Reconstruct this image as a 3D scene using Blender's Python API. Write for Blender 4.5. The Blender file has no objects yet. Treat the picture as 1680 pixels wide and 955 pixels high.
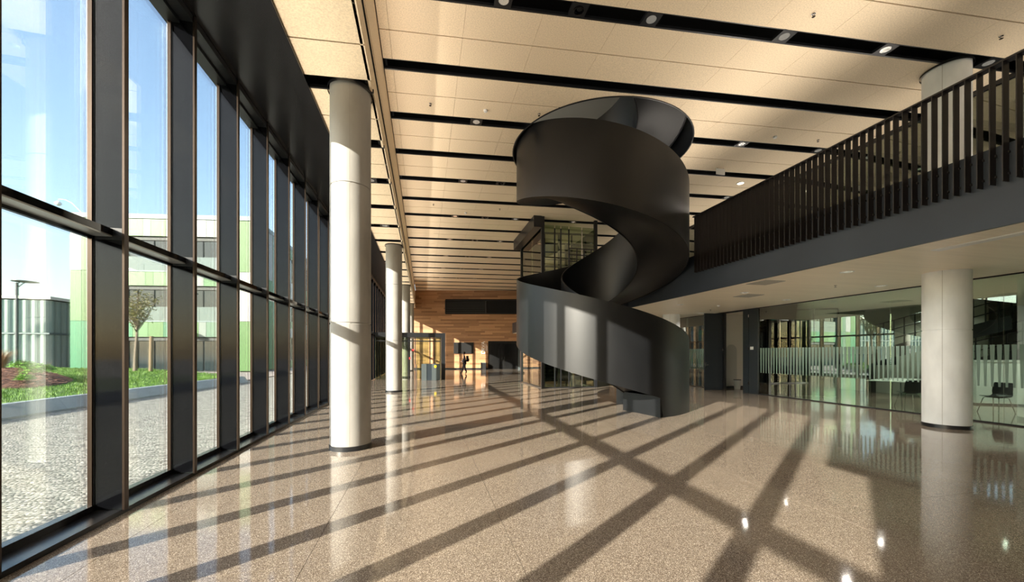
import bpy, bmesh, math, random
from mathutils import Vector, Matrix
R = math.radians
random.seed(7)
sc = bpy.context.scene
COL = sc.collection

# ------------------------------------------------------------------ camera
YAW = math.atan(144 / 640)                       # the optical axis turns this far to the right of the hall's length
cam_d = bpy.data.cameras.new('camera'); cam = bpy.data.objects.new('camera', cam_d); COL.objects.link(cam)
cam.location = (0, 0, 1.65); cam.rotation_euler = (R(90), 0, -YAW)
cam_d.sensor_width = 36; cam_d.lens = 36 * 640 / 1680
cam_d.shift_y = (579 - 477.5) / 1680
cam_d.clip_start = 0.05; cam_d.clip_end = 600
sc.camera = cam
# ------------------------------------------------------------------ sky, sun, exposure
w = bpy.data.worlds.new('world'); sc.world = w; w.use_nodes = True
wn = w.node_tree.nodes; wl = w.node_tree.links
sky = wn.new('ShaderNodeTexSky'); sky.sky_type = 'NISHITA'; sky.sun_disc = False
sky.sun_elevation = R(32); sky.sun_rotation = R(234); sky.air_density = 1.2; sky.dust_density = 2.0; sky.ozone_density = 1.2
bg = wn['Background']; wl.new(sky.outputs[0], bg.inputs[0]); bg.inputs[1].default_value = 0.29
sd = bpy.data.lights.new('sun', 'SUN'); sun = bpy.data.objects.new('sun', sd); COL.objects.link(sun)
sun.location = (-30, -22, 20)
sun.rotation_euler = Vector((1.07, 0.784, -0.491)).to_track_quat('-Z', 'Y').to_euler()
sd.energy = 11.5; sd.angle = R(0.53); sd.color = (1.0, 0.91, 0.78)
sc.view_settings.view_transform = 'Standard'; sc.view_settings.look = 'None'
sc.view_settings.gamma = 1; sc.view_settings.use_curve_mapping = False
sc.view_settings.exposure = 0.88
cy = sc.cycles
cy.max_bounces = 14; cy.diffuse_bounces = 7; cy.glossy_bounces = 6; cy.transmission_bounces = 8; cy.transparent_max_bounces = 24
cy.caustics_reflective = True; cy.blur_glossy = 1.0; cy.sample_clamp_indirect = 6.0
cy.use_denoising = True

# added fill strips brightening the ceilings: gallery rail, transom, gallery glass wall, ceiling step
def fill_strip(name, loc, d, ly, watts, col=(1,.87,.70), lx=.10, spread=150):
    l = bpy.data.lights.new(name, 'AREA'); l.shape = 'RECTANGLE'; l.size = lx; l.size_y = ly; l.energy = watts; l.color = col; l.spread = R(spread)
    o = bpy.data.objects.new(name, l); COL.objects.link(o); o.location = loc
    z = -Vector(d).normalized(); y = Vector((0,1,0)); x = y.cross(z).normalized(); y = z.cross(x)
    o.rotation_euler = Matrix((x,y,z)).transposed().to_euler(); return o
fill_strip('rail_fill', (8.10, 5.2, 5.80), (-.6,0,.8), 16, 115, (1,.90,.78))
fill_strip('transom_fill', (-2.95, 18, 2.96), (.42,0,.91), 42, 130, (1,.90,.76), spread=50)
fill_strip('gallery_fill', (12.8, 10, 5.2), (-.5,0,.87), 26, 120, (1,.90,.78))
fill_strip('step_fill', (-.83, 14, 6.97), (.96,0,.28), 40, 190, (1,.90,.78), spread=170)


# ------------------------------------------------------------------ helpers
ORG = {}
def reg(o, loc): ORG[o.name] = Vector(loc)
class MB:
    def __init__(s): s.v = []; s.f = []; s.m = []
    def add(s, vs, fs, m=0):
        n = len(s.v); s.v += [tuple(v) for v in vs]; s.f += [tuple(i + n for i in f) for f in fs]; s.m += [m] * len(fs); return s
    def box(s, x0, y0, z0, x1, y1, z1, m=0):
        return s.add([(x0,y0,z0),(x1,y0,z0),(x1,y1,z0),(x0,y1,z0),(x0,y0,z1),(x1,y0,z1),(x1,y1,z1),(x0,y1,z1)],
                     [(0,3,2,1),(4,5,6,7),(0,1,5,4),(1,2,6,5),(2,3,7,6),(3,0,4,7)], m)
    def prism(s, poly, z0, z1, m=0):
        n = len(poly); vs = [(p[0],p[1],z0) for p in poly] + [(p[0],p[1],z1) for p in poly]
        fs = [tuple(range(n))[::-1], tuple(range(n, 2*n))] + [(i,(i+1)%n,n+(i+1)%n,n+i) for i in range(n)]
        return s.add(vs, fs, m)
    def extr(s, poly, axis, a0, a1, m=0):         # poly of (p,q) swept along an axis
        def P(p, a): return (a,p[0],p[1]) if axis == 'x' else (p[0],a,p[1])
        n = len(poly); vs = [P(p,a0) for p in poly] + [P(p,a1) for p in poly]
        fs = [tuple(range(n))[::-1], tuple(range(n, 2*n))] + [(i,(i+1)%n,n+(i+1)%n,n+i) for i in range(n)]
        return s.add(vs, fs, m)
    def lathe(s, prof, c=(0,0,0), n=32, m=0, cap=True):
        vs = []; fs = []
        for r, z in prof:
            for k in range(n):
                a = 2*math.pi*k/n; vs.append((c[0]+r*math.cos(a), c[1]+r*math.sin(a), c[2]+z))
        for i in range(len(prof)-1):
            for k in range(n):
                k2 = (k+1)%n; fs.append((i*n+k, i*n+k2, (i+1)*n+k2, (i+1)*n+k))
        if cap: fs.append(tuple(range(n))[::-1]); fs.append(tuple((len(prof)-1)*n+k for k in range(n)))
        return s.add(vs, fs, m)
    def tube(s, pts, r, n=8, m=0):
        pts = [Vector(p) for p in pts]; rr = r if isinstance(r, (list,tuple)) else [r]*len(pts)
        vs = []; fs = []
        for i, p in enumerate(pts):
            t = (pts[min(i+1,len(pts)-1)] - pts[max(i-1,0)]).normalized()
            u = t.orthogonal().normalized() if i == 0 else (u - t*u.dot(t)).normalized()
            v = t.cross(u)
            for k in range(n):
                a = 2*math.pi*k/n; vs.append(p + (u*math.cos(a)+v*math.sin(a))*rr[i])
        for i in range(len(pts)-1):
            for k in range(n):
                k2 = (k+1)%n; fs.append((i*n+k, i*n+k2, (i+1)*n+k2, (i+1)*n+k))
        fs.append(tuple(range(n))[::-1]); fs.append(tuple((len(pts)-1)*n+k for k in range(n)))
        return s.add(vs, fs, m)
    def mesh(s, name, mats, off=(0,0,0)):
        me = bpy.data.meshes.new(name); o = Vector(off)
        me.from_pydata([Vector(v)-o for v in s.v], [], s.f)
        for mt in (mats if isinstance(mats, (list,tuple)) else [mats]): me.materials.append(mt)
        if any(s.m): me.polygons.foreach_set('material_index', s.m)
        me.update(); return me
    def build(s, name, mats, parent=None, local=False, smooth=False, loc=None):
        off = Vector((0,0,0))
        if parent is not None and not local: off = ORG.get(parent.name, Vector((0,0,0)))
        if parent is None and loc is not None: off = Vector(loc)
        me = s.mesh(name, mats, off); o = bpy.data.objects.new(name, me); COL.objects.link(o)
        if parent is not None: o.parent = parent; ORG[o.name] = off
        elif loc is not None: o.location = loc; ORG[o.name] = off
        if smooth: smooth_obj(o)
        return o
def smooth_obj(o, ang=35):
    me = o.data; me.polygons.foreach_set('use_smooth', [True]*len(me.polygons))
    bm = bmesh.new(); bm.from_mesh(me); bmesh.ops.recalc_face_normals(bm, faces=bm.faces)
    for e in bm.edges:
        if len(e.link_faces) == 2 and e.calc_face_angle(0) > R(ang): e.smooth = False
    bm.to_mesh(me); bm.free()
def recalc(o):
    bm = bmesh.new(); bm.from_mesh(o.data); bmesh.ops.recalc_face_normals(bm, faces=bm.faces); bm.to_mesh(o.data); bm.free()
def empty(name, loc=(0,0,0), rz=0):
    o = bpy.data.objects.new(name, None); COL.objects.link(o); o.location = loc; o.rotation_euler = (0,0,rz)
    o.empty_display_size = 0.2; ORG[o.name] = Vector(loc); return o
def tag(o, label=None, cat=None, group=None, kind=None):
    if label: o['label'] = label
    if cat: o['category'] = cat
    if group: o['group'] = group
    if kind: o['kind'] = kind
    return o
def struct(o, label=None): o['kind'] = 'structure'; o['label'] = label or o.name; return o
def inst(name, me, parent, loc, rz=0, sx=1):
    o = bpy.data.objects.new(name, me); COL.objects.link(o); o.parent = parent
    o.location = Vector(loc) - ORG.get(parent.name, Vector((0,0,0))) if parent is not None else loc
    o.rotation_euler = (0,0,rz)
    if sx != 1: o.scale = (sx,1,1)
    return o
def copy_tree(o, parent=None, loc=None, rz=None):
    c = o.copy(); COL.objects.link(c)
    if parent is not None: c.parent = parent
    if loc is not None: c.location = loc
    if rz is not None: c.rotation_euler = (0,0,rz)
    for ch in list(o.children): copy_tree(ch, c)
    return c

# ------------------------------------------------------------------ materials
def mat(name, col, rough=0.5, metal=0.0, spec=0.5, coat=0.0, emit=None, estr=0, noise=None, bump=None):
    m = bpy.data.materials.new(name); m.use_nodes = True; nt = m.node_tree; b = nt.nodes['Principled BSDF']
    b.inputs['Base Color'].default_value = (*col, 1); b.inputs['Roughness'].default_value = rough
    b.inputs['Metallic'].default_value = metal; b.inputs['Specular IOR Level'].default_value = spec
    b.inputs['Coat Weight'].default_value = coat
    if emit: b.inputs['Emission Color'].default_value = (*emit, 1); b.inputs['Emission Strength'].default_value = estr
    tc = nt.nodes.new('ShaderNodeTexCoord')
    mp = nt.nodes.new('ShaderNodeMapping'); nt.links.new(tc.outputs['Object'], mp.inputs[0])
    if noise:                                      # (scale xyz, amount, detail)
        s, amt, det = noise
        mp.inputs['Scale'].default_value = s
        nz = nt.nodes.new('ShaderNodeTexNoise'); nz.inputs['Scale'].default_value = 1; nz.inputs['Detail'].default_value = det
        nt.links.new(mp.outputs[0], nz.inputs['Vector'])
        cr = nt.nodes.new('ShaderNodeValToRGB'); cr.color_ramp.elements[0].position = 0.3; cr.color_ramp.elements[1].position = 0.7
        cr.color_ramp.elements[0].color = (*[c*(1-amt) for c in col], 1); cr.color_ramp.elements[1].color = (*[min(1,c*(1+amt)) for c in col], 1)
        nt.links.new(nz.outputs['Fac'], cr.inputs[0]); nt.links.new(cr.outputs[0], b.inputs['Base Color'])
        if bump:
            bp = nt.nodes.new('ShaderNodeBump'); bp.inputs['Strength'].default_value = bump; bp.inputs['Distance'].default_value = 0.01
            nt.links.new(nz.outputs['Fac'], bp.inputs['Height']); nt.links.new(bp.outputs[0], b.inputs['Normal'])
    return m
M = {}
M['black'] = mat('black_metal', (.012,.013,.015), .35)
M['blackgloss'] = mat('black_gloss_panel', (.012,.012,.013), .25, noise=((3,.6,3), .25, 2))
M['mull'] = mat('anthracite_mullion', (.003,.0032,.004), .05, spec=.28)
M['transom_under'] = mat('brushed_grey_metal', (.45,.46,.45), .3, metal=.6)
M['bronze'] = mat('bronze_flange', (0.045,0.03,0.021), .3, metal=.7)
M['plenum'] = mat('plenum_black', (.004,.004,.004), .9)
M['stair'] = mat('graphite_steel', (.0055,.006,.007), .40, metal=.0, spec=.42, noise=((1.6,1.6,1.0), .2, 5))
M['stair_in'] = mat('black_stair_lining', (.010,.011,.013), .35)
M['fascia'] = mat('slate_fascia', (.030,.037,.050), .42, metal=.2, noise=((.9,.9,.9), .12, 3))
M['fin'] = mat('dark_bronze_fin', (.014,.010,.009), .5)
M['panel'] = mat('wood_wool_panel', (.80,.66,.475), .85, spec=.2, noise=((42,42,42), .13, 4), bump=.25)
M['concrete'] = mat('fair_faced_concrete', (0.333,0.320,0.297), .62, noise=((3,3,1.3), .13, 8), bump=.12)
M['concrete_light'] = mat('pale_concrete', (.84,.86,.86), .6, noise=((3,3,1.3), .1, 8), bump=.12)
M['seam'] = mat('concrete_seam', (.30,.28,.25), .8)
M['soffit'] = mat('smooth_cream_soffit', (.88,.79,.64), .4, noise=((.6,14,1), .05, 4))
M['white'] = mat('white_plastic', (.8,.8,.78), .4)
M['chrome'] = mat('chrome', (.8,.8,.82), .12, metal=1)
M['refl'] = mat('lamp_reflector', (.85,.85,.82), .15, metal=.9, emit=(1,.93,.8), estr=.08)
M['lampon'] = mat('lamp_lit', (.9,.8,.6), .3, emit=(1,.85,.6), estr=3)
M['greywall'] = mat('grey_paint', (.42,.41,.38), .6)
M['beige'] = mat('warm_white_paint', (.60,.56,.50), .6)
M['door'] = mat('slate_door', (.022,.03,.038), .35)
M['olive'] = mat('olive_wall', (.34,.35,.24), .6, noise=((4,4,.4), .25, 2))
M['rubber'] = mat('black_plastic_shell', (.012,.012,.013), .35)
M['kerb'] = mat('kerb_concrete', (0.286,0.321,0.357), .7, noise=((1.5,1.5,1.5), .12, 5))
M['pave'] = mat('pinkish_paving', (0.302,0.258,0.235), .8, noise=((.5,.5,.5), .08, 4))
M['mulch'] = mat('bark_mulch', (.10,.045,.03), .9, noise=((14,14,14), .8, 5), bump=1)
M['chip'] = mat('bark_chip', (.22,.11,.075), .85)
M['grassblade'] = mat('grass_blade', (0.094,0.199,0.014), .6, noise=((.6,.6,.6), .3, 4))
M['lawn'] = mat('lawn_soil', (0.058,0.13,0.01), .9, noise=((2,2,2), .3, 4))
M['leaf'] = mat('fresh_leaf', (.16,.34,.035), .5)
M['treeleaf'] = mat('olive_gold_leaf', (.19,.17,.045), .5)
M['bark'] = mat('pale_bark', (.20,.16,.12), .8, noise=((20,20,3), .25, 3))
M['stake'] = mat('stake_wood', (.24,.17,.10), .7)
M['straw'] = mat('straw_grass', (.33,.20,.11), .7)
M['post'] = mat('grey_lamp_post', (.08,.085,.09), .4, metal=.4)
M['whitepanel'] = mat('clad_white', (0.242,0.242,0.242), .5)
M['pale'] = mat('clad_pale_grey', (0.133,0.164,0.148), .5)
M['palegreen'] = mat('clad_pale_green', (0.068,0.165,0.053), .5)
M['lightgreen'] = mat('clad_light_green', (0.043,0.125,0.020), .5)
M['grass_green'] = mat('clad_grass_green', (0.022,0.123,0.022), .5)
M['emerald'] = mat('clad_emerald', (0.003,0.137,0.052), .5)
M['sage'] = mat('clad_sage', (0.053,0.123,0.074), .5)
M['parapet'] = mat('parapet_grey', (.13,.18,.19), .5)
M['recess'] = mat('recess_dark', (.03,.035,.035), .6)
M['farglass'] = mat('far_window_glass', (.02,.03,.035), .08, spec=.5)
M['balglass'] = mat('balcony_glass', (.11,.15,.15), .15)
M['kiosk'] = mat('kiosk_slate', (.06,.075,.08), .45)
M['yellow'] = mat('yellow_disc', (.85,.62,.02), .5)
M['signwhite'] = mat('sign_white', (.85,.83,.8), .5)
M['red'] = mat('red_mark', (.7,.03,.03), .5)
M['skin'] = mat('skin', (.42,.26,.19), .5)
M['hair'] = mat('dark_hair', (.02,.013,.01), .6)
M['cloth'] = mat('black_cloth', (.018,.018,.022), .85)
M['trouser'] = mat('dark_trousers', (.022,.022,.03), .85)
M['shoe'] = mat('black_shoe', (.01,.01,.01), .5)

def node_mat(name):
    m = bpy.data.materials.new(name); m.use_nodes = True; nt = m.node_tree
    return m, nt, nt.nodes['Principled BSDF'], nt.nodes.new, nt.links.new
def glass(name, tint, refl=1.0, base=0.0):
    m = bpy.data.materials.new(name); m.use_nodes = True; nt = m.node_tree; nt.nodes.clear(); N = nt.nodes.new; L = nt.links.new
    out = N('ShaderNodeOutputMaterial'); mx = N('ShaderNodeMixShader'); tr = N('ShaderNodeBsdfTransparent'); gl = N('ShaderNodeBsdfGlossy')
    tr.inputs[0].default_value = (*tint, 1); gl.inputs['Roughness'].default_value = 0.0; gl.inputs[0].default_value = (.95,1,.97,1)
    fr = N('ShaderNodeFresnel'); fr.inputs[0].default_value = 1.5
    ma = N('ShaderNodeMath'); ma.operation = 'MULTIPLY_ADD'; ma.inputs[1].default_value = refl; ma.inputs[2].default_value = base; ma.use_clamp = True
    L(fr.outputs[0], ma.inputs[0]); L(ma.outputs[0], mx.inputs[0]); L(tr.outputs[0], mx.inputs[1]); L(gl.outputs[0], mx.inputs[2]); L(mx.outputs[0], out.inputs[0])
    return m
M['glass'] = glass('facade_glass', (.97,.985,.98), .55)
M['glassin'] = glass('partition_glass', (.68,.80,.73), 1.5, .20)
M['glassup'] = glass('upper_partition_glass', (.50,.54,.42), 1.6, .16)
M['glasslift'] = glass('lift_glass', (.70,.76,.62), 1.2, .06)
# polished terrazzo
m, nt, b, N, L = node_mat('polished_terrazzo'); M['terrazzo'] = m
tc = N('ShaderNodeTexCoord'); geo = N('ShaderNodeNewGeometry')
vo = N('ShaderNodeTexVoronoi'); vo.inputs['Scale'].default_value = 210; L(geo.outputs['Position'], vo.inputs['Vector'])
sep = N('ShaderNodeSeparateColor'); L(vo.outputs['Color'], sep.inputs[0])
cr = N('ShaderNodeValToRGB'); L(sep.outputs[0], cr.inputs[0]); cr.color_ramp.interpolation = 'CONSTANT'
els = cr.color_ramp.elements; els[0].color = (.13,.10,.077,1); els[1].position = .35; els[1].color = (.215,.172,.132,1)
for p, c in ((.62,(.28,.228,.178,1)), (.82,(.38,.315,.25,1)), (.93,(.58,.51,.43,1))):
    e = els.new(p); e.color = c
nz = N('ShaderNodeTexNoise'); nz.inputs['Scale'].default_value = 0.7; nz.inputs['Detail'].default_value = 5; L(geo.outputs['Position'], nz.inputs['Vector'])
mx = N('ShaderNodeMix'); mx.data_type = 'RGBA'; mx.blend_type = 'MULTIPLY'; mx.inputs[0].default_value = 1
cr2 = N('ShaderNodeValToRGB'); L(nz.outputs['Fac'], cr2.inputs[0]); cr2.color_ramp.elements[0].color = (.84,.84,.84,1); cr2.color_ramp.elements[1].color = (1.1,1.1,1.1,1)
L(cr.outputs[0], mx.inputs[6]); L(cr2.outputs[0], mx.inputs[7]); L(mx.outputs[2], b.inputs['Base Color'])
b.inputs['Roughness'].default_value = .07; b.inputs['Specular IOR Level'].default_value = .5; b.inputs['Coat Weight'].default_value = .1; b.inputs['Coat Roughness'].default_value = .03
nb = N('ShaderNodeTexNoise'); nb.inputs['Scale'].default_value = 3.2; nb.inputs['Detail'].default_value = 1; L(geo.outputs['Position'], nb.inputs['Vector'])
bp = N('ShaderNodeBump'); bp.inputs['Strength'].default_value = .05; bp.inputs['Distance'].default_value = .02; L(nb.outputs['Fac'], bp.inputs['Height']); L(bp.outputs[0], b.inputs['Normal']); L(bp.outputs[0], b.inputs['Coat Normal'])
# gravel yard
m, nt, b, N, L = node_mat('loose_gravel'); M['gravel'] = m
geo = N('ShaderNodeNewGeometry'); vo = N('ShaderNodeTexVoronoi'); vo.inputs['Scale'].default_value = 26; L(geo.outputs['Position'], vo.inputs['Vector'])
sep = N('ShaderNodeSeparateColor'); L(vo.outputs['Color'], sep.inputs[0]); cr = N('ShaderNodeValToRGB'); L(sep.outputs[0], cr.inputs[0])
cr.color_ramp.elements[0].color = (.085,.08,.07,1); cr.color_ramp.elements[1].color = (.37,.355,.32,1); L(cr.outputs[0], b.inputs['Base Color'])
b.inputs['Roughness'].default_value = .9
bp = N('ShaderNodeBump'); bp.invert = True; bp.inputs['Strength'].default_value = 1; bp.inputs['Distance'].default_value = .022; L(vo.outputs['Distance'], bp.inputs['Height']); L(bp.outputs[0], b.inputs['Normal'])
# oak boards: each board its own tone
m, nt, b, N, L = node_mat('oiled_oak_board'); M['oak'] = m
tc = N('ShaderNodeTexCoord'); geo = N('ShaderNodeNewGeometry')
mp = N('ShaderNodeMapping'); mp.inputs['Scale'].default_value = (.8,1,22); L(tc.outputs['Object'], mp.inputs[0])
nz = N('ShaderNodeTexNoise'); nz.inputs['Scale'].default_value = 2; nz.inputs['Detail'].default_value = 6; L(mp.outputs[0], nz.inputs['Vector'])
ad = N('ShaderNodeMath'); ad.operation = 'MULTIPLY_ADD'; ad.inputs[1].default_value = .45; L(nz.outputs['Fac'], ad.inputs[0])
ri = N('ShaderNodeMath'); ri.operation = 'MULTIPLY'; ri.inputs[1].default_value = .55; L(geo.outputs['Random Per Island'], ri.inputs[0]); L(ri.outputs[0], ad.inputs[2])
cr = N('ShaderNodeValToRGB'); L(ad.outputs[0], cr.inputs[0]); cr.color_ramp.elements[0].position = .1; cr.color_ramp.elements[1].position = .8
cr.color_ramp.elements[0].color = (.19,.085,.035,1); cr.color_ramp.elements[1].color = (.50,.27,.13,1); L(cr.outputs[0], b.inputs['Base Color']); b.inputs['Roughness'].default_value = .5
# translucent-looking fluted cladding
M['fluted'] = mat('fluted_glass_cladding', (0.195,0.263,0.249), .25, spec=.8, noise=((3,3,.15), .12, 2))
M['frost'] = bpy.data.materials.new('frosted_film'); M['frost'].use_nodes = True
nt = M['frost'].node_tree; b = nt.nodes['Principled BSDF']; b.inputs['Base Color'].default_value = (.22,.32,.27,1); b.inputs['Roughness'].default_value = .6
b.inputs['Alpha'].default_value = .78

# ------------------------------------------------------------------ dimensions (metres)
XF = -2.99          # inner face of the facade posts
H0 = 3.45           # underside of the gallery
H1 = 6.20           # low ceiling along the facade
H2 = 7.97           # main ceiling
XB = -0.86          # step between low and main ceiling
XG = 13.0           # inner glass wall
XR = 22.0
YB = -3.3; YE = 41.5
SK = -0.0792        # skew of the ceiling bands
SC = Vector((5.38, 11.41, 0)); RO = 2.6; RI = 1.15; RH = 2.73     # spiral stair centre and radii
O = Vector((39.5*math.sin(YAW), 39.5*math.cos(YAW), 0))           # foot of the end wall

def hole_cut(o, r=RH, off=(0,0,0)):
    """cut the round stair opening out of a mesh, once, for good"""
    c = MB().lathe([(r,6.5),(r,14)], (SC.x, SC.y, 0), 96); me = c.mesh('cut', [])
    co = bpy.data.objects.new('cut', me); COL.objects.link(co)
    md = o.modifiers.new('b', 'BOOLEAN'); md.operation = 'DIFFERENCE'; md.object = co; md.solver = 'EXACT'
    dg = bpy.context.evaluated_depsgraph_get(); dg.update()
    nm = bpy.data.meshes.new_from_object(o.evaluated_get(dg)); o.modifiers.clear(); o.data = nm
    bpy.data.objects.remove(co)

# ------------------------------------------------------------------ floor
fl = MB().box(XF-.4, YB, -.3, XR, YE, -.02).build('floor', M['seam'], loc=(0,0,0)); struct(fl, 'polished terrazzo hall floor')
sl = MB().box(.002, .002, -.02, 1.648, 6.598, 0).mesh('terrazzo_slab', M['terrazzo'])
nx = 0
x = -0.91 - 1.65*2
while x < XR:
    y = YB
    while y < YE:
        x0 = max(x, XF-.02); x1 = min(x+1.65, XR)
        if x0 > x or x1 < x+1.65:
            o = MB().box(x0+.002, y+.002, -.02, x1-.002, y+6.598, 0).build('terrazzo_slab', M['terrazzo'], fl)
        else: o = inst('terrazzo_slab', sl, fl, (x, y, 0))
        y += 6.6
    x += 1.65

# ------------------------------------------------------------------ facade on the left
wf = empty('wall_left', (XF, 0, 0)); struct(wf, 'tall glazed facade with dark steel mullions')
S = 1.247; Y0 = 4.79 - S*6
NM = 35
mm = MB()
mm.box(-.27,-.028,.06,-.02,.028,6.14)                      # deep web box
mm.box(-.02,-.03,.04,.0,.03,6.14, 1)                       # inner flange
mm.box(-.30,-.05,.06,-.262,.05,6.14, 1); mm.box(-.262,-.036,.06,-.252,.036,6.14, 2)
me_m = mm.mesh('mullion', [M['mull'], M['bronze'], M['blackgloss']])
me_c = MB().box(-.285,-.0305,2.80,-.0215,.0305,2.92).mesh('splice_sleeve', M['black'])
me_t = MB().box(-.30,.03,2.80,-.262,S-.03,2.92).box(-.262,.03,2.845,-.10,S-.03,2.91).box(-.262,.03,2.83,-.105,S-.03,2.844,1).mesh('transom', [M['mull'], M['transom_under']])
me_s = MB().box(-.34,.0,0,-.02,S,.05).box(-.34,.0,.05,-.255,S,.115).mesh('sill', M['blackgloss'])
me_h = MB().box(-.34,0,6.02,-.17,S,6.16).box(-.16,0,6.06,-.02,S,6.15).mesh('head_rail', M['black'])
me_l = MB().box(-.325,.02,.06,-.300,S-.02,2.80).mesh('lower_pane', M['glass'])
me_u = MB().box(-.325,.02,2.92,-.300,S-.02,6.05).mesh('upper_pane', M['glass'])
for k in range(NM):
    y = Y0 + k*S
    inst('mullion', me_m, wf, (XF, y, 0)); inst('splice_sleeve', me_c, wf, (XF, y, 0))
    if k < NM-1:
        for nme, me in (('transom',me_t),('sill',me_s),('head_rail',me_h),('lower_pane',me_l),('upper_pane',me_u)):
            inst(nme, me, wf, (XF, y, 0))
yend = Y0 + (NM-1)*S
# solid ends of the facade
o = MB().box(XF-.4, YB-.3, 0, XF, Y0+.02, 9).box(XF-.34, Y0+.03, 4.15, XF-.29, Y0+.62, 6.1).build('wall_left_return', M['greywall']); struct(o, 'solid return at the near end of the facade')
o.name = 'wall_left'
# black lined soffit over the facade
o = MB().box(XF-.4, YB, 6.16, -1.93, YE, 6.30).box(-1.95, YB, 6.155, -1.91, YE, 6.34).build('trim_1', M['blackgloss']); struct(o, 'black metal soffit along the facade head')

o = MB().box(XF-.42, YB-.3, 6.16, XF-.30, YE, 9.0).build('wall_left', M['parapet']); struct(o, 'clad band of outside wall above the facade')
# ------------------------------------------------------------------ ceilings
def by(X, k, d): return 8.76 + 1.886*k + d + SK*(X-XB)      # band lines: d = 0 .. .33 slot, then panels
def slab_poly(x0, x1, k, d0, d1): return [(x0,by(x0,k,d0)),(x1,by(x1,k,d0)),(x1,by(x1,k,d1)),(x0,by(x0,k,d1))]
ce = MB().box(XB, YB, H2+.62, XR, YE, H2+.72).build('ceiling', M['plenum'], loc=(0,0,0)); hole_cut(ce); struct(ce, 'black plenum above the main banded ceiling')
x0p, xs = -.67, 1.42
def pan_mesh(wd, d0, d1, g=.0025):
    return MB().prism([(g, d0+SK*g),(wd-g, d0+SK*(wd-g)),(wd-g, d1+SK*(wd-g)),(g, d1+SK*g)], 0, .04).mesh('ceiling_panel', M['panel'])
rows = [(.335, 1.100), (1.125, 1.886)]
pm = [pan_mesh(xs, *r) for r in rows]
far = MB(); cnt = 0
for k in range(-7, 17):
    for ri, (d0, d1) in enumerate(rows):
        for i in range(-1, 16):
            x0 = x0p + xs*i; x1 = x0 + xs
            if x0 >= XR: continue
            yy = by(x0, k, d0)
            cx, cyy = (x0+x1)/2, by((x0+x1)/2, k, (d0+d1)/2)
            near = math.hypot(cx-SC.x, cyy-SC.y)
            seen = (k >= -3 and k <= 9 and x1 < XG+1.3)
            clip = x0 < XB
            a = max(x0, XB)
            if near < RH + 1.1:
                o = MB().prism(slab_poly(x0+.0025, x1-.0025, k, d0, d1), H2, H2+.04).build('ceiling_panel', M['panel'], ce)
                hole_cut(o)
                if not o.data.polygons: bpy.data.objects.remove(o)
                else: cnt += 1
            elif clip:
                if seen: MB().prism(slab_poly(a, x1-.0025, k, d0, d1), H2, H2+.04).build('ceiling_panel', M['panel'], ce); cnt += 1
                else: far.prism(slab_poly(a, x1-.0025, k, d0, d1), H2, H2+.04)
            elif seen and cnt < 296:
                o = inst('ceiling_panel', pm[ri], ce, (x0, by(x0, k, 0), H2)); cnt += 1
            else: far.prism(slab_poly(x0+.0025, x1-.0025, k, d0, d1), H2, H2+.04)
o = far.build('far_ceiling_panel', M['panel'], ce); o['kind'] = 'stuff'
# slot rails and hangers
for k in range(-3, 17):
    o = MB().prism(slab_poly(XB, XR, k, .295, .333), H2-.004, H2+.05).prism(slab_poly(XB, XR, k, .002, .02), H2+.0, H2+.05)
    o = o.build('slot_rail', M['black'], ce)
    if abs(by(SC.x, k, .16)-SC.y) < RH+.5: hole_cut(o)
hg = MB()
for k in range(-3, 12):
    for i in range(18):
        x = -.1 + i*1.1
        if math.hypot(x-SC.x, by(x,k,.25)-SC.y) < RH+.2: continue
        hg.box(x-.004, by(x,k,.27), H2+.03, x+.004, by(x,k,.278), H2+.62)
o = hg.build('hanger_rod', M['chrome'], ce); o['kind'] = 'stuff'
# low ceiling strip over the column row
lc = MB().box(-1.93, YB, H1+.5, XB, YE, H1+.55).build('ceiling', M['plenum'], loc=(0,0,0)); struct(lc, 'black plenum above the low ceiling strip by the columns')
for k in range(-7, 17):
    for d0, d1 in rows:
        MB().prism(slab_poly(-1.908, XB, k, d0, d1), H1, H1+.04).build('low_ceiling_panel', M['panel'], lc)
    MB().prism(slab_poly(-1.908, XB, k, .295, .333), H1-.004, H1+.05).build('slot_rail', M['black'], lc)
# the upright step between the two ceilings, in two boards with a shadow gap
st = empty('trim_2', (XB, 0, H1)); struct(st, 'upright panelled step between low and main ceiling')
y = YB
while y < YE:
    y1 = min(y+2.9, YE)
    MB().box(XB-.06, y+.002, H1, XB-.02, y1-.002, 6.93).build('step_board', M['panel'], st)
    MB().box(XB-.06, y+.002, 6.985, XB-.02, y1-.002, H2+.04).build('step_board', M['panel'], st)
    y = y1
MB().box(XB-.12, YB, H1+.05, XB-.065, YE, H2+.3).build('step_backing', M['plenum'], st)

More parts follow.
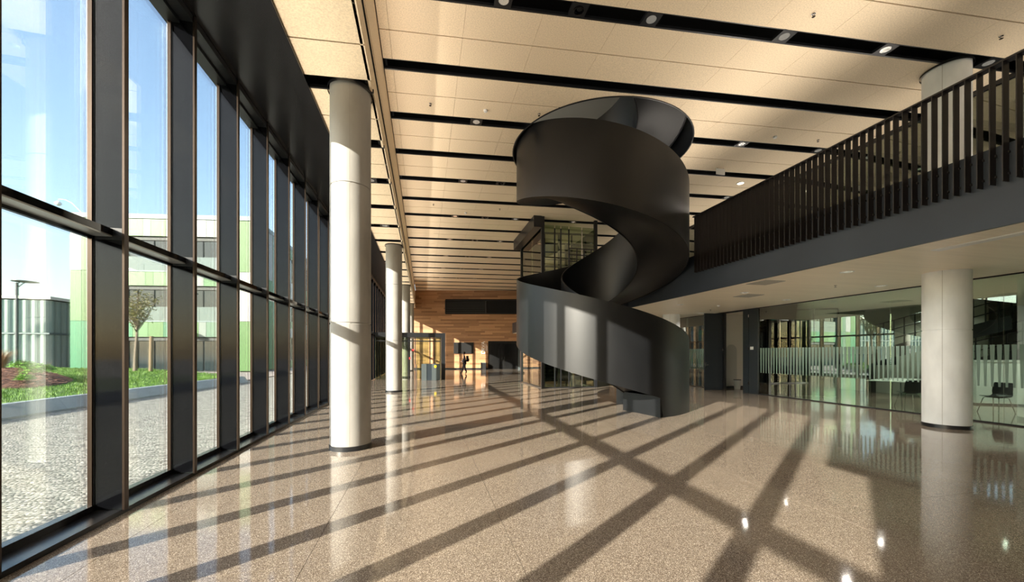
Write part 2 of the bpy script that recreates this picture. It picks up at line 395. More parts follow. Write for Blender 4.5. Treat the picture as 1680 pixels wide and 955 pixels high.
# downlights in the slots
def downlight(x, y, z, lab, snoot=False, low=False):
    t = empty('ceiling_light', (x, y, z))
    tag(t, lab, 'ceiling light', 'downlights in the ceiling slots')
    fr = MB()
    a, r = .155, .098
    fr.lathe([(a*1.0,0),(r,0),(r,.03)], (0,0,0), 24, cap=False)
    q = MB(); n = 24
    outer = []; 
    for i in range(n):
        an = 2*math.pi*i/n + math.pi/4; c_, s_ = math.cos(an), math.sin(an); m_ = max(abs(c_), abs(s_)); outer.append((a*c_/m_, a*s_/m_))
    vs = [(p[0],p[1],0) for p in outer] + [(r*math.cos(2*math.pi*i/n+math.pi/4), r*math.sin(2*math.pi*i/n+math.pi/4), 0) for i in range(n)] + [(p[0],p[1],.06) for p in outer] + [(r*math.cos(2*math.pi*i/n+math.pi/4), r*math.sin(2*math.pi*i/n+math.pi/4), .06) for i in range(n)]
    fs = []
    for i in range(n):
        j = (i+1)%n
        fs += [(i,j,n+j,n+i), (i,2*n+i,2*n+j,j), (n+i,n+j,3*n+j,3*n+i), (2*n+i,3*n+i,3*n+j,2*n+j)]
    q.add(vs, fs); o = q.build('frame', M['black'], t, local=True); recalc(o)
    if snoot:
        s2 = MB().lathe([(.094,.02),(.094,-.015),(.082,-.02),(.074,.0),(.05,.09),(.03,.1)], (0,0,0), 24, cap=False); s2.build('snoot', M['chrome' if False else 'mull'], t, local=True, smooth=True)
        MB().lathe([(.05,.02),(.05,.1),(.02,.12)], (.015,0,0), 16).build('lamp', M['black'], t, local=True, smooth=True)
    else:
        MB().lathe([(.092,.0),(.085,.02),(.06,.06),(.03,.075),(.012,.07)], (0,0,0), 24).build('reflector', M['refl'], t, local=True, smooth=True)
        MB().lathe([(.02,.03),(.026,.02),(.02,.008)], (0,0,0), 12).build('lamp', M['lampon'], t, local=True, smooth=True)
    return t
proto = {}
ords = ['nearest','second','third','fourth','fifth','sixth','seventh','eighth','ninth','tenth']
cols_ = [(1.39,False),(2.78,True),(4.2,False),(7.02,False),(9.38,False),(12.0,False)]
wd = ['first','second','third','fourth','fifth','sixth']
for j, k in enumerate(range(-1, 15, 2)):
    for i, (x, sn) in enumerate(cols_):
        y = by(x, k, .16)
        if math.hypot(x-SC.x, y-SC.y) < RH+.25 or (j > 3 and x > 5): continue
        lab = ('dark snoot spotlight' if sn else 'round bright downlight') + f', {wd[i]} from left in the {ords[j]} lamp slot of main ceiling'
        if sn not in proto: proto[sn] = downlight(x, y, H2-.005, lab, sn)
        else:
            c = copy_tree(proto[sn], loc=(x, y, H2-.005)); c['label'] = lab
for j, k in enumerate((1, 3, 5, 9)):
    x = -1.38; c = copy_tree(proto[False], loc=(x, by(x,k,.16), H1-.005)); c['label'] = f'round downlight in the low ceiling strip by the columns, {ords[j]} from the camera'; c['group'] = 'downlights in the low ceiling strip'
# sprinklers, smoke detectors, hanging sign, warm lamp
def sprinkler(x, y, z, lab):
    t = empty('sprinkler', (x,y,z)); tag(t, lab, 'sprinkler', 'ceiling sprinklers')
    MB().lathe([(.035,0),(.035,-.006),(.012,-.012),(.012,-.05)], (0,0,0), 12).build('body', M['chrome'], t, local=True)
    MB().lathe([(.03,-.056),(.03,-.052)], (0,0,0), 10).tube([(-.012,0,-.01),(-.02,0,-.03),(0,0,-.056)], .003, 5).tube([(.012,0,-.01),(.02,0,-.03),(0,0,-.056)], .003, 5).build('deflector', M['bronze'], t, local=True)
for x,y,lab in [(.15,10.1,'small sprinkler head left of the nearest white smoke detector'),(2.96,9.9,'small sprinkler head right of the nearest smoke detector beside the stair'),
                (7.08,5.86,'sprinkler head on the front ceiling panel right of picture centre'),(11.23,5.45,'sprinkler head on the ceiling at the far right top'),(11.4,9.3,'sprinkler head beside the white detector right of the stair'),
                (.38,16.9,'small far sprinkler head left over the hall'),(3.23,16.8,'small far sprinkler head left of the stair drum')]:
    sprinkler(x,y,H2,lab)
def detector(x, y, z, lab):
    t = empty('smoke_detector', (x,y,z)); tag(t, lab, 'smoke detector', 'ceiling smoke detectors')
    MB().lathe([(.055,0),(.055,-.02)], (0,0,0), 20).build('base', M['white'], t, local=True, smooth=True)
    MB().lathe([(.05,-.02),(.045,-.045),(.02,-.055)], (0,0,0), 20).build('dome', M['white'], t, local=True, smooth=True)
for x,y,z,lab in [(1.56,10.06,H2,'white smoke detector on the panel between two sprinklers'),(10.0,9.43,H2,'white smoke detector right of the spiral stair on the main ceiling'),
                (1.82,17.6,H2,'small distant smoke detector above the middle of the hall'),(10.87,12.69,H0,'white smoke detector under the gallery beside the doors')]:
    detector(x,y,z,lab)
t = empty('hanging_sign', (9.89,11.46,H2)); tag(t, 'small white box sign hung from the ceiling right of the spiral stair', 'sign')
MB().box(-.17,-.012,-.22,.17,.012,-.02).build('box', M['white'], t, local=True); [MB().box(a,-.01,-.02,a+.01,.0,0).build('bracket', M['black'], t, local=True) for a in (-.12,.11)]
t = empty('ceiling_light', (11.47,12.28,H2)); tag(t, 'warm lit round lamp on the ceiling above the gallery rail', 'ceiling light')
MB().lathe([(.13,0),(.13,-.02),(.11,-.025)], (0,0,0), 24).build('rim', M['white'], t, local=True, smooth=True)
MB().lathe([(.105,-.026),(.09,-.03)], (0,0,0), 24).build('diffuser', M['lampon'], t, local=True)

# ------------------------------------------------------------------ columns
def column(x, y, r, h, mt, lab, top=True):
    t = empty('concrete_column', (x,y,0)); tag(t, lab, 'column')
    prof = [(r,0),(r,2.135),(r-.012,2.14),(r-.012,2.16),(r,2.165),(r,4.485),(r-.012,4.49),(r-.012,4.51),(r,4.515),(r,h)]
    MB().lathe(prof, (0,0,0), 64).build('shaft', mt, t, local=True, smooth=True)
    MB().lathe([(r+.012,0),(r+.012,.075),(r,.08)], (0,0,0), 64).build('base_ring', M['black'], t, local=True, smooth=True)
    if top: MB().lathe([(r+.035,h-.06),(r+.035,h)], (0,0,0), 48, cap=False).build('cap_ring', M['black'], t, local=True, smooth=True)
    a = math.atan2(-y, -x) - .15 if x > 0 else math.atan2(-y,-x)-.05
    c, s = math.cos(a), math.sin(a)
    MB().tube([(c*(r-.001), s*(r-.001), .08), (c*(r-.001), s*(r-.001), h-.06)], .003, 5).build('seam', M['seam'], t, local=True)
nm = ['nearest tall round concrete column beside the glass facade','second round concrete column along the facade, behind the nearest one','third round concrete column along the facade, slim in the distance','fourth and farthest round concrete column before the wood wall']
for k in range(4): column(-1.254, 7.27+9.96*k, .335, H1+.02, M['concrete'], nm[k])
column(11.39, 6.38, .385, H2+.02, M['concrete_light'], 'thick pale concrete column before the glass wall on the right')
column(11.39, 16.34, .385, H2+.02, M['concrete_light'], 'pale concrete column under the gallery behind the spiral stair')
column(11.39, 26.3, .385, H2+.02, M['concrete_light'], 'farthest pale column under the gallery, hidden behind the lift')

# ------------------------------------------------------------------ shell: gallery slab, back, right, upper level
XE = 8.0
g = MB().box(XE+.02, YB, H0+.02, XR, YE-6, 4.42).build('floor', M['fascia'], loc=(0,0,0)); struct(g, 'gallery floor slab on the right')
MB().box(5.5, 14.3, H0+.02, XE+.02, 17.25, 4.42).build('landing_slab', M['fascia'], g)
MB().box(XE, YB, H0, XE+.06, 14.3, 4.60).box(5.44, 14.28, H0, XE+.06, 14.34, 4.6).box(5.44,14.28,H0,5.5,17.3,4.6).build('fascia', M['fascia'], g)
MB().box(XE+.06, YB, H0, XR, 17.2, H0+.02).box(XE+.06,17.2,H0,XR,YE-6,H0+.02).box(5.5,14.34,H0,XE+.06,17.25,H0+.02).build('soffit', M['soffit'], g)
o = MB().box(XF-.4, YB-.3, 0, XR+.3, YB, H2+5).build('wall_back', M['greywall']); struct(o, 'wall behind the camera')
o = MB().box(XR, YB, 0, XR+.3, YE, H2+5).build('wall_right', M['greywall']); struct(o, 'far right wall of the rooms behind the glass')
u = MB().box(XF-.4, YB-.3, H2+.75, XR+.3, YE, 9.0).build('floor', M['fascia']); hole_cut(u); struct(u, 'floor of the storey above, with the round stair opening')
o = MB().box(XF-.4, YB-.3, 12.6, XR+.3, YE, 12.8).build('ceiling', M['beige']); struct(o, 'ceiling of the storey above')
# round steel lining of the stair opening
n = 96; q = MB(); q.lathe([(RH,H2-.02),(RH,9.02),(RH-.03,9.02),(RH-.03,H2-.02),(RH,H2-.02)], (SC.x,SC.y,0), n, cap=False)
o = q.build('trim_3', M['stair_in'], smooth=True); struct(o, 'round black steel lining of the stair opening')
# olive wall and posts seen through the opening
o = MB().box(XF, 21.5, 9.0, XR, 21.7, 12.6).build('wall_front', M['olive']); struct(o, 'olive wall of the storey above seen through the stair opening')
for i in range(26):
    MB().box(1.6+i*.34, 20.9, 9.0, 1.68+i*.34, 20.98, 12.6).build('slat', M['black' if i % 2 else 'olive'], o)

# gallery railing
rl = empty('gallery_railing', (XE, 0, 4.05)); tag(rl, 'long black railing of upright flat fins along the gallery edge', 'railing')
fm = MB().box(-.125, -.006, 0, -.002, .006, 1.67).box(-.03,-.02,.1,-.001,.02,.13).box(-.03,-.02,.4,-.001,.02,.43).mesh('fin', M['fin'])
nf = 0; y = 0.82
while y < 10.25:
    inst('fin', fm, rl, (XE, y, 4.05)); y += .13; nf += 1
MB().box(XE-.13, .8, 5.72, XE+.0, 10.26, 5.745).build('top_rail', M['fin'], rl)
r2 = empty('landing_railing', (XE, 14.3, 4.6)); tag(r2, 'short grid railing on the landing between the stair and the lift', 'railing')
for i in range(9): MB().box(5.5+i*.3, 14.29, 4.55, 5.53+i*.3, 14.33, 5.7).build('post', M['fin'], r2)
for h in (4.9,5.2,5.45,5.7): MB().box(5.46, 14.29, h, XE+.06, 14.33, h+.03).build('rail', M['fin'], r2)
for i in range(14): MB().box(XE+.02, 10.6+i*.28, 4.55, XE+.05, 10.63+i*.28, 5.7).build('post', M['fin'], r2) if i > 9 else None

# ------------------------------------------------------------------ spiral stair
AC = math.atan2(-SC.y, -SC.x)
def ang(psi): return AC + R(psi)
def hb(psi): return .95 - psi*4.5/360
def ht(psi): return hb(psi) + 2.05
def pt(r, psi, z): a = ang(psi); return (SC.x + r*math.cos(a), SC.y + r*math.sin(a), z)
sp = empty('spiral_stair', (SC.x, SC.y, 0)); tag(sp, 'large black steel spiral stair with solid ribbon balustrades, centre of the hall', 'staircase')
P0, P1, PC = 150, -758, 36
def ribbon(r0, r1, top, bot, name, m_, a0=P0, a1=P1, step=3):
    q = MB(); n = int((a0-a1)/step); vs = []
    for i in range(n+1):
        p = a0 + (a1-a0)*i/n; t_, b_ = top(p), bot(p)
        vs += [pt(r0,p,b_), pt(r1,p,b_), pt(r1,p,t_), pt(r0,p,t_)]
    fs = []
    for i in range(n):
        a = 4*i; b_ = 4*(i+1)
        fs += [(a,b_,b_+1,a+1), (a+1,b_+1,b_+2,a+2), (a+2,b_+2,b_+3,a+3), (a+3,b_+3,b_,a)]
    fs += [(0,1,2,3), (4*n+3,4*n+2,4*n+1,4*n)]
    q.add(vs, fs); o = q.build(name, m_, sp, smooth=True); return o
def botf(p): return 0.0 if p > PC else max(hb(p), 0)
def topout(p):
    if -250 < p < -203 or -610 < p < -563: return ht(p) - 1.08          # way out to the gallery
    return ht(p)
ribbon(RO-.035, RO, topout, botf, 'outer_balustrade', M['stair'], step=2)
ribbon(RI, RI+.035, ht, botf, 'inner_balustrade', M['stair'], step=3)
# underside plate, gently hollowed
q = MB(); n = 300; ms = 8; vs = []
for i in range(n+1):
    p = PC + (P1-PC)*i/n
    for j in range(ms+1):
        t = j/ms; r = RI + .02 + (RO-RI-.04)*t; vs.append(pt(r, p, hb(p) + .02 + .10*math.sin(math.pi*t)))
fs = [(i*(ms+1)+j, (i+1)*(ms+1)+j, (i+1)*(ms+1)+j+1, i*(ms+1)+j+1) for i in range(n) for j in range(ms)]
q.add(vs, fs); q.build('underside', M['stair'], sp, smooth=True)
# closing plate at the foot
q = MB(); vs = []
for p in (PC, PC+.7):
    vs += [pt(RI,p,0), pt(RO-.01,p,0), pt(RO-.01,p,hb(PC)+.03), pt(RI,p,hb(PC)+.03)]
q.add(vs, [(0,1,2,3),(7,6,5,4),(0,4,5,1),(1,5,6,2),(2,6,7,3),(3,7,4,0)]); q.build('foot_plate', M['stair'], sp)
for i in range(59):
    a0 = 148 - 15*i; z = .1875*(i+1); q = MB(); vs = []
    for zz in (z-.05, z):
        for p in (a0, a0-5, a0-10, a0-15.8):
            vs += [pt(RI+.036,p,zz), pt(RO-.036,p,zz)]
    fs = [(8,9,11,10),(10,11,13,12),(12,13,15,14),(0,2,3,1),(2,4,5,3),(4,6,7,5),(0,1,9,8),(6,14,15,7),(1,3,11,9),(3,5,13,11),(5,7,15,13),(0,8,10,2),(2,10,12,4),(4,12,14,6)]
    q.add(vs, fs)
    ri = [pt(RI+.036,a0,z-.19), pt(RO-.036,a0,z-.19), pt(RO-.036,a0,z-.05), pt(RI+.036,a0,z-.05), pt(RI+.036,a0-.7,z-.19), pt(RO-.036,a0-.7,z-.19), pt(RO-.036,a0-.7,z-.05), pt(RI+.036,a0-.7,z-.05)]
    ri = [(v[0],v[1],max(v[2],0)) for v in ri]
    q.add(ri, [(0,1,2,3),(7,6,5,4),(0,4,5,1),(1,5,6,2),(2,6,7,3),(3,7,4,0)])
    q.build('tread', M['stair_in'], sp)

# ------------------------------------------------------------------ glass wall on the right
gw = empty('wall_right', (XG, 0, 0)); struct(gw, 'frameless inner glass wall with dark doors')
edges = [-3.2,-.47,1.78,4.02,6.27,8.51,10.75,13.0]
for a, b_ in zip(edges[:-1], edges[1:]):
    MB().box(XG-.008, a+.004, .03, XG+.008, b_-.004, H0-.03).build('glass_pane', M['glassin'], gw)
for a, b_ in ((15.1,17.4),(17.4,19.7),(19.7,22),(22,24.3),(24.3,26.6),(26.6,28.9),(28.9,31.2),(31.2,34.3)):
    MB().box(XG-.008, a+.004, .03, XG+.008, b_-.004, H0-.03).build('glass_pane', M['glassin'], gw)
MB().box(XG-.03, YB, 0, XG+.03, 13.0, .03).box(XG-.03, 15.0, 0, XG+.03, 34.3, .03).build('floor_channel', M['black'], gw)
MB().box(XG-.03, YB, H0-.03, XG+.03, 34.3, H0).build('head_channel', M['black'], gw)
fs_ = MB().extr([(0,1.84),(.082,1.84),(.060,.86),(.022,.86)], 'x', -.012, -.009).mesh('frosted_strip', M['frost'])
y = 3.6
while y < 12.9: inst('frosted_strip', fs_, gw, (XG, y, 0)); y += .117
y = 15.2
while y < 24: inst('frosted_strip', fs_, gw, (XG, y, 0)); y += .117
MB().box(XG-.06, 13.0, 0, XG+.06, 13.42, H0).build('jamb_panel', M['door'], gw)
MB().box(XG-.07, 13.43, 0, XG+.06, 13.72, H0).build('jamb_panel', M['door'], gw)
for h in (.35,1.75,3.1): MB().box(XG-.085, 13.405, h, XG-.06, 13.44, h+.11).build('hinge', M['chrome'], gw)
MB().box(XG-.08, 13.2, 1.78, XG-.06, 13.34, 1.90).build('switch_plate', M['white'], gw)
MB().box(XG-.05, 14.78, 0, XG+.06, 15.1, H0).box(XG-.04, 13.72, H0-.06, XG+.06, 14.8, H0).build('door_frame', M['black'], gw)
d1 = empty('door_1', (XG-.06, 14.86, 0)); struct(d1, 'open slate door leaf under the gallery')
MB().box(-.92, 0, .01, 0, .05, H0-.06).build('door_leaf', M['door'], d1, local=True)
MB().box(-.90, -.02, 1.0, -.86, 0, 1.22).tube([(-.88,-.015,1.12),(-.88,-.05,1.12),(-.77,-.05,1.12)], .008, 6).build('door_handle', M['chrome'], d1, local=True)
for h in (.35,1.75,3.05): MB().box(-.02, -.015, h, .02, .0, h+.12).build('hinge', M['chrome'], d1, local=True)
# rooms behind the glass
o = MB().box(XG+.2, 15.55, 0, 16.6, 15.7, H0).build('wall_front', M['beige'], loc=(0,0,0)); struct(o, 'warm white wall behind the open door')
MB().box(XG+.2, 15.52, 0, 16.6, 15.55, .1).build('baseboard', M['black'], o)
arch = [(13.72,.1),(14.30,.1)] + [(14.01+.29*math.cos(R(a)), 1.75+.29*math.sin(R(a))) for a in range(0,181,15)]
MB().extr([(p[0],p[1]) for p in arch], 'y', 15.53, 15.552).build('arched_panel', M['greywall'], o)
t = empty('waste_bin', (14.02,15.2,0)); tag(t, 'grey tapered waste bin on the floor beyond the open door', 'bin')
MB().lathe([(.12,0),(.16,.42),(.148,.42),(.11,.02)], (0,0,0), 20, cap=True).build('body', M['greywall'], t, local=True, smooth=True); MB().lathe([(.163,.40),(.166,.43),(.15,.43)],(0,0,0),20,cap=False).build('rim', M['black'], t, local=True, smooth=True)
# angled inner glass lobby
gp = empty('glass_lobby', (XG+.05, 12.85, 0), math.atan2(-1.25, 2.1)); tag(gp, 'angled glass lobby screen with black posts behind the glass wall', 'partition')
MB().box(0,-.02,3.28,2.45,.02,3.34).build('head_rail', M['black'], gp, local=True)
for a in (.82,.92,1.65,2.42): MB().box(a,-.03,0,a+.05,.03,3.28).build('post', M['black'], gp, local=True)
for a, b_ in ((0.02,.8),(.99,1.63),(1.72,2.4)): MB().box(a,-.005,.02,b_,.005,3.28).build('glass_pane', M['glassin'], gp, local=True)
MB().tube([(.70,-.05,.9),(.70,-.05,1.6)], .012, 8).build('pull_handle', M['chrome'], gp, local=True)
o = MB().box(18.6, 9.4, 0, 18.75, 15.55, H0).build('wall_rear', M['beige']); o.name = 'wall_inner'; struct(o, 'inner partition wall of the meeting room')
# white counter, table, chairs
t = empty('white_counter', (17.2, 8.9, 0), math.atan2(-.5,.8)); tag(t, 'tall white reception counter behind the glass at the right edge', 'counter')
MB().box(0,0,.05,3.2,.5,1.36).build('body', M['white'], t, local=True); MB().box(-.03,-.03,1.36,3.23,.53,1.42).build('top', M['white'], t, local=True); MB().box(.03,.03,0,3.17,.47,.05).build('plinth', M['black'], t, local=True)
def chair(loc, rz, lab):
    t = empty('shell_chair', loc, rz); tag(t, lab, 'chair', 'black shell chairs behind the glass')
    q = MB(); prof = [(-.23,.455),(-.10,.445),(.05,.435),(.14,.445),(.19,.50),(.215,.60),(.235,.72),(.255,.83)]
    wds = [.20,.225,.23,.225,.22,.22,.215,.19]; vs = []; n = 7
    for (y_, z_), wv in zip(prof, wds):
        for k in range(n):
            s_ = -1 + 2*k/(n-1); vs.append((wv*s_, y_ - (.04*s_*s_ if z_ > .5 else 0), z_ + (.018*s_*s_ if z_ < .5 else 0)))
    fs = [(i*n+k, i*n+k+1, (i+1)*n+k+1, (i+1)*n+k) for i in range(len(prof)-1) for k in range(n-1)]
    m0 = len(vs); vs += [(v[0], v[1]+(.012 if v[2] > .5 else 0), v[2]-(.012 if v[2] <= .5 else 0)) for v in vs]
    fs2 = fs + [tuple(i+m0 for i in f[::-1]) for f in fs]
    bd = [k for k in range(n)] + [i*n+n-1 for i in range(1,len(prof))] + [(len(prof)-1)*n+k for k in range(n-2,-1,-1)] + [i*n for i in range(len(prof)-2,0,-1)]
    fs2 += [(bd[i], bd[(i+1)%len(bd)], bd[(i+1)%len(bd)]+m0, bd[i]+m0) for i in range(len(bd))]
    q.add(vs, fs2); q.build('seat_shell', M['rubber'], t, local=True, smooth=True)
    for sx in (-1,1):
        for sy in (-1,1): MB().tube([(sx*.12,sy*.10,.435),(sx*.17,sy*.15,.40),(sx*.235,sy*.24,0)], .010, 8).build('leg', M['chrome'], t, local=True, smooth=True)
    MB().box(-.13,-.11,.415,.13,.11,.432).build('seat_plate', M['chrome'], t, local=True)
    return t
c0 = chair((15.35,7.55,0), R(-100), 'black shell chair on chrome legs before the white counter')
for loc, rz, lab in [((14.35,8.9,0), R(150), 'black shell chair behind the glass left of the thick column'), ((15.6,20.1,0), R(20), 'left black shell chair far under the gallery beyond the stair'),
                     ((16.3,20.5,0), R(-30), 'right black shell chair far under the gallery beyond the stair'), ((16.3,8.9,0), R(195), 'black shell chair on the near side of the meeting table')]:
    c = copy_tree(c0, loc=loc, rz=rz); c['label'] = lab
t = empty('meeting_table', (15.7,10.1,0), R(20)); tag(t, 'long meeting table with thin top and chrome legs behind the glass', 'table')
MB().box(-1.3,-.45,.715,1.3,.45,.74).build('tabletop', M['white'], t, local=True)
for sx in (-1,1):
    for sy in (-1,1): MB().tube([(sx*1.15,sy*.36,.715),(sx*1.2,sy*.4,0)], .018, 8).build('leg', M['chrome'], t, local=True)
# black back stair in the room behind
bs = empty('back_stair', (17.5,12.5,0)); tag(bs, 'black straight stair with grid railing seen through the glass at right', 'staircase')
q = MB(); A = (18.0,9.2,3.4); B = (20.8,7.2,1.9)
def flight(x0,y0,z0,x1,y1,z1,wd_,name):
    d = Vector((x1-x0,y1-y0,0)).normalized(); nrm = Vector((-d.y,d.x,0))*wd_
    q = MB(); vs = []
    for off in (Vector((0,0,0)), nrm):
        vs += [(x0+off.x,y0+off.y,z0-.35),(x1+off.x,y1+off.y,z1-.35),(x1+off.x,y1+off.y,z1+.1),(x0+off.x,y0+off.y,z0+.1)]
    q.add(vs, [(0,1,2,3),(7,6,5,4),(0,4,5,1),(1,5,6,2),(2,6,7,3),(3,7,4,0)]); q.build('flight', M['black'], bs)
    for i in range(13):
        t_ = i/12; x=x0+(x1-x0)*t_; y=y0+(y1-y0)*t_; z=z0+(z1-z0)*t_
        MB().box(x-.015,y-.015,z,x+.015,y+.015,z+1.0).build('baluster', M['black'], bs)
    for dz in (.35,.68,1.0): MB().tube([(x0,y0,z0+dz),(x1,y1,z1+dz)], .018, 6).build('rail', M['black'], bs)
flight(16.3,11.2,1.65, 18.2,8.6,2.75, 1.1, 'f')
flight(18.2,9.8,1.25, 20.6,6.6,2.6, 1.1, 'f')
MB().box(16.0,11.1,1.2,17.4,12.4,1.6).build('landing', M['black'], bs); MB().box(16.8,11.6,0,17.0,11.8,1.2).build('post', M['black'], bs)
# under-gallery fittings
def spot(x, y, z, watts, parent=None):
    l = bpy.data.lights.new('downlight_or_fill', 'SPOT'); l.energy = watts; l.spot_size = R(150); l.spot_blend = 1; l.shadow_soft_size = .04; l.color = (1,.93,.82)
    o = bpy.data.objects.new('downlight_or_fill', l); COL.objects.link(o); o.location = (x,y,z)
    if parent: o.parent = parent; o.location = (0,0,-.02)
    return o
for x_, y_ in ((15,7.2),(17,7.2),(15,10.5),(17.3,10.5),(16,4)): spot(x_, y_, H0-.03, 240)  # added fill spots without fittings, brightening the rooms behind the glass
def soffit_light(x, y, lab):
    t = empty('ceiling_light', (x,y,H0)); tag(t, lab, 'ceiling light', 'round downlights under the gallery')
    MB().lathe([(.13,0),(.13,-.008),(.10,-.010),(.095,.0)], (0,0,0), 28, cap=False).build('rim', M['white'], t, local=True, smooth=True)
    MB().lathe([(.098,-.002),(.05,-.004)], (0,0,0), 28).build('reflector', M['refl'], t, local=True)
    spot(x, y, H0, 105, t)
    return t
s0 = soffit_light(9.16,6.82,'nearest round downlight under the gallery, left of the thick column')
for x,y,lab in [(11.96,8.04,'round downlight under the gallery close to the glass, left of the thick column'),(9.33,9.83,'round downlight under the gallery beside the square grille'),
                (11.99,10.87,'round downlight under the gallery above the glass wall corner'),(12.2,15.3,'farthest round downlight under the gallery above the open door'),(9.3,12.8,'round downlight under the gallery just right of the spiral stair')]:
    c = copy_tree(s0, loc=(x,y,H0)); c['label'] = lab
for x,y,lab in [(9.94,10.33,'thin dark air grille under the gallery beyond the second downlight'),(8.5,8.3,'thin grey air grille under the gallery near the fascia')]:
    t = empty('air_grille', (x,y,H0)); tag(t, lab, 'grille', 'air grilles under the gallery')
    MB().box(-.3,-.3,-.012,.3,-.27,0).box(-.3,.27,-.012,.3,.3,0).box(-.3,-.27,-.012,-.27,.27,0).box(.27,-.27,-.012,.3,.27,0).build('frame', M['greywall'], t, local=True)
    for i in range(9): MB().box(-.27,-.25+i*.058,-.01,.27,-.225+i*.058,0).build('slat', M['greywall'], t, local=True)
sprinkler(10.68,8.24,H0,'small sprinkler head under the gallery between two downlights'); sprinkler(11.6,14.0,H0,'small sprinkler head under the gallery before the open door')
t = empty('ceiling_light', (8.75,4.3,H0)); tag(t, 'long slim white light strip set in the gallery underside at right', 'ceiling light')
MB().box(-.11,-.75,-.012,.11,.75,0).build('frame', M['white'], t, local=True); MB().box(-.085,-.72,-.014,.085,.72,-.012).build('diffuser', M['white'], t, local=True)

# upper glass wall
uw = empty('wall_right', (XG,0,4.42)); struct(uw, 'glass wall of the gallery level')
y = YB
while y < 34:
    MB().box(XG-.008, y+.01, 4.45, XG+.008, y+1.86, H2-.08).build('glass_pane', M['glassup'], uw); y += 1.87
MB().box(XG-.05, YB, H2-.10, XG+.05, 35, H2).box(XG-.05,YB,4.42,XG+.05,35,4.5).build('head_beam', M['black'], uw)
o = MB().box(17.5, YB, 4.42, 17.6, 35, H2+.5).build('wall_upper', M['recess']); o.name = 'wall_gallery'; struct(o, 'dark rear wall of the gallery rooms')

# ------------------------------------------------------------------ glass lift lobby behind the stair
lf = empty('glass_lift', (5.4,17.3,0)); tag(lf, 'dark framed glass lift enclosure rising to the ceiling behind the spiral stair', 'lift')
X0,X1,Y1_,Y2_ = 5.36,8.0,17.35,21.3
for x,y in ((X0,Y1_),(X1,Y1_),(X0,Y2_),(X1,Y2_)):
    MB().box(x-.07,y-.07,0,x+.07,y+.07,H2).build('corner_post', M['black'], lf)
for x in (5.95,6.25,6.65,7.3): MB().box(x-.025,Y1_-.03,0,x+.025,Y1_+.03,H2-.5).build('post', M['black' if x != 7.3 else 'chrome'], lf)
for h0,h1 in ((.04,3.4),(4.5,7.6)):
    for a,b_ in ((X0+.08,5.92),(5.98,6.22),(6.28,6.62),(6.68,7.27),(7.33,X1-.08)):
        MB().box(a,Y1_-.006,h0,b_,Y1_+.006,h1).build('glass_pane', M['glasslift'], lf)
    for a,b_ in ((Y1_+.08,19.3),(19.32,Y2_-.08)):
        MB().box(X0-.006,a,h0,X0+.006,b_,h1).build('glass_pane', M['glasslift'], lf)
        MB().box(X1-.006,a,h0,X1+.006,b_,h1).build('glass_pane', M['glasslift'], lf)
MB().box(X0-.45,Y1_-.1,7.45,X0-.07,Y2_+.1,H2).build('side_hood', M['black'], lf)
for h in (0,3.45,4.42): MB().box(X0,Y1_-.05,h,X1,Y1_+.05,h+.05).box(X0-.05,Y1_,h,X0+.05,Y2_,h+.05).build('ring_beam', M['black'], lf)
for x in (6.1,6.9,7.6):
    MB().box(x-.04,19.4,0,x+.04,19.5,H2-.1).build('shaft_rail', M['black'], lf)
MB().box(6.1,19.55,.15,7.6,21.0,2.35).build('lift_car', M['mull'], lf)
for h in (5.1,5.6,6.1,6.6): MB().box(X0+.1,19.38,h,X1-.1,19.42,h+.05).build('cross_rail', M['black'], lf)

# ------------------------------------------------------------------ end wall of boards (local frame: x along the wall, y away from the hall)
ew = empty('wall_front', O, -YAW); struct(ew, 'end wall clad in horizontal oak boards')
MB().box(-13.5,.06,0,14,.3,H2).build('backing', M['plenum'], ew, local=True)
bd = MB(); h = .12; bh = .17
wins = [(-6.75,6.96,.75,5.68)]        # window strip x0, ztop, x1, zbottom
def sub(x0, x1, z0, z1):               # boards stop at the window strip and at the door recess
    cut = []
    if z1 > 5.68 and z0 < 6.96: cut.append((-6.75,.75))
    if z0 < 2.72: cut.append((-2.42,1.5))
    segs = [(x0,x1)]
    for a,b_ in cut:
        ns = []
        for s0_,s1_ in segs:
            if s1_ <= a or s0_ >= b_: ns.append((s0_,s1_))
            else:
                if s0_ < a: ns.append((s0_,a))
                if s1_ > b_: ns.append((b_,s1_))
        segs = ns
    return segs
while h < H2-.02:
    x = -13.5 - random.random()*2
    while x < 14:
        L_ = random.choice((1.2,1.6,2.0,2.6))
        for a,b_ in sub(max(x,-13.5), min(x+L_,14), h, h+bh):
            if b_-a > .05: bd.box(a+.003, random.uniform(0,.012), h+.004, b_-.003, .06, min(h+bh,H2)-.004)
        x += L_
    h += bh
o = bd.build('oak_board', M['oak'], ew, local=True); o['kind'] = 'stuff'
MB().box(-13.5,-.01,0,-2.42,.05,.12).box(1.5,-.01,0,14,.05,.12).build('baseboard', M['black'], ew, local=True)
wn_ = MB().box(-6.75,.1,5.68,.75,.14,6.96).build('window_pane', M['farglass'], ew, local=True)
MB().box(-6.75,.0,5.64,.75,.12,5.68).box(-6.75,0,6.96,.75,.12,7.0).box(-2.75,0,5.68,-2.6,.12,6.96).box(-6.79,0,5.64,-6.75,.12,7.0).build('window_frame', M['black'], ew, local=True)
for i in range(7): MB().box(-6.7,.05,5.75+i*.17,-2.8,.09,5.80+i*.17).build('blind_slat', M['recess'], ew, local=True)
MB().box(-2.42,.12,0,1.5,.16,2.72).build('recess_lining', M['recess'], ew, local=True)
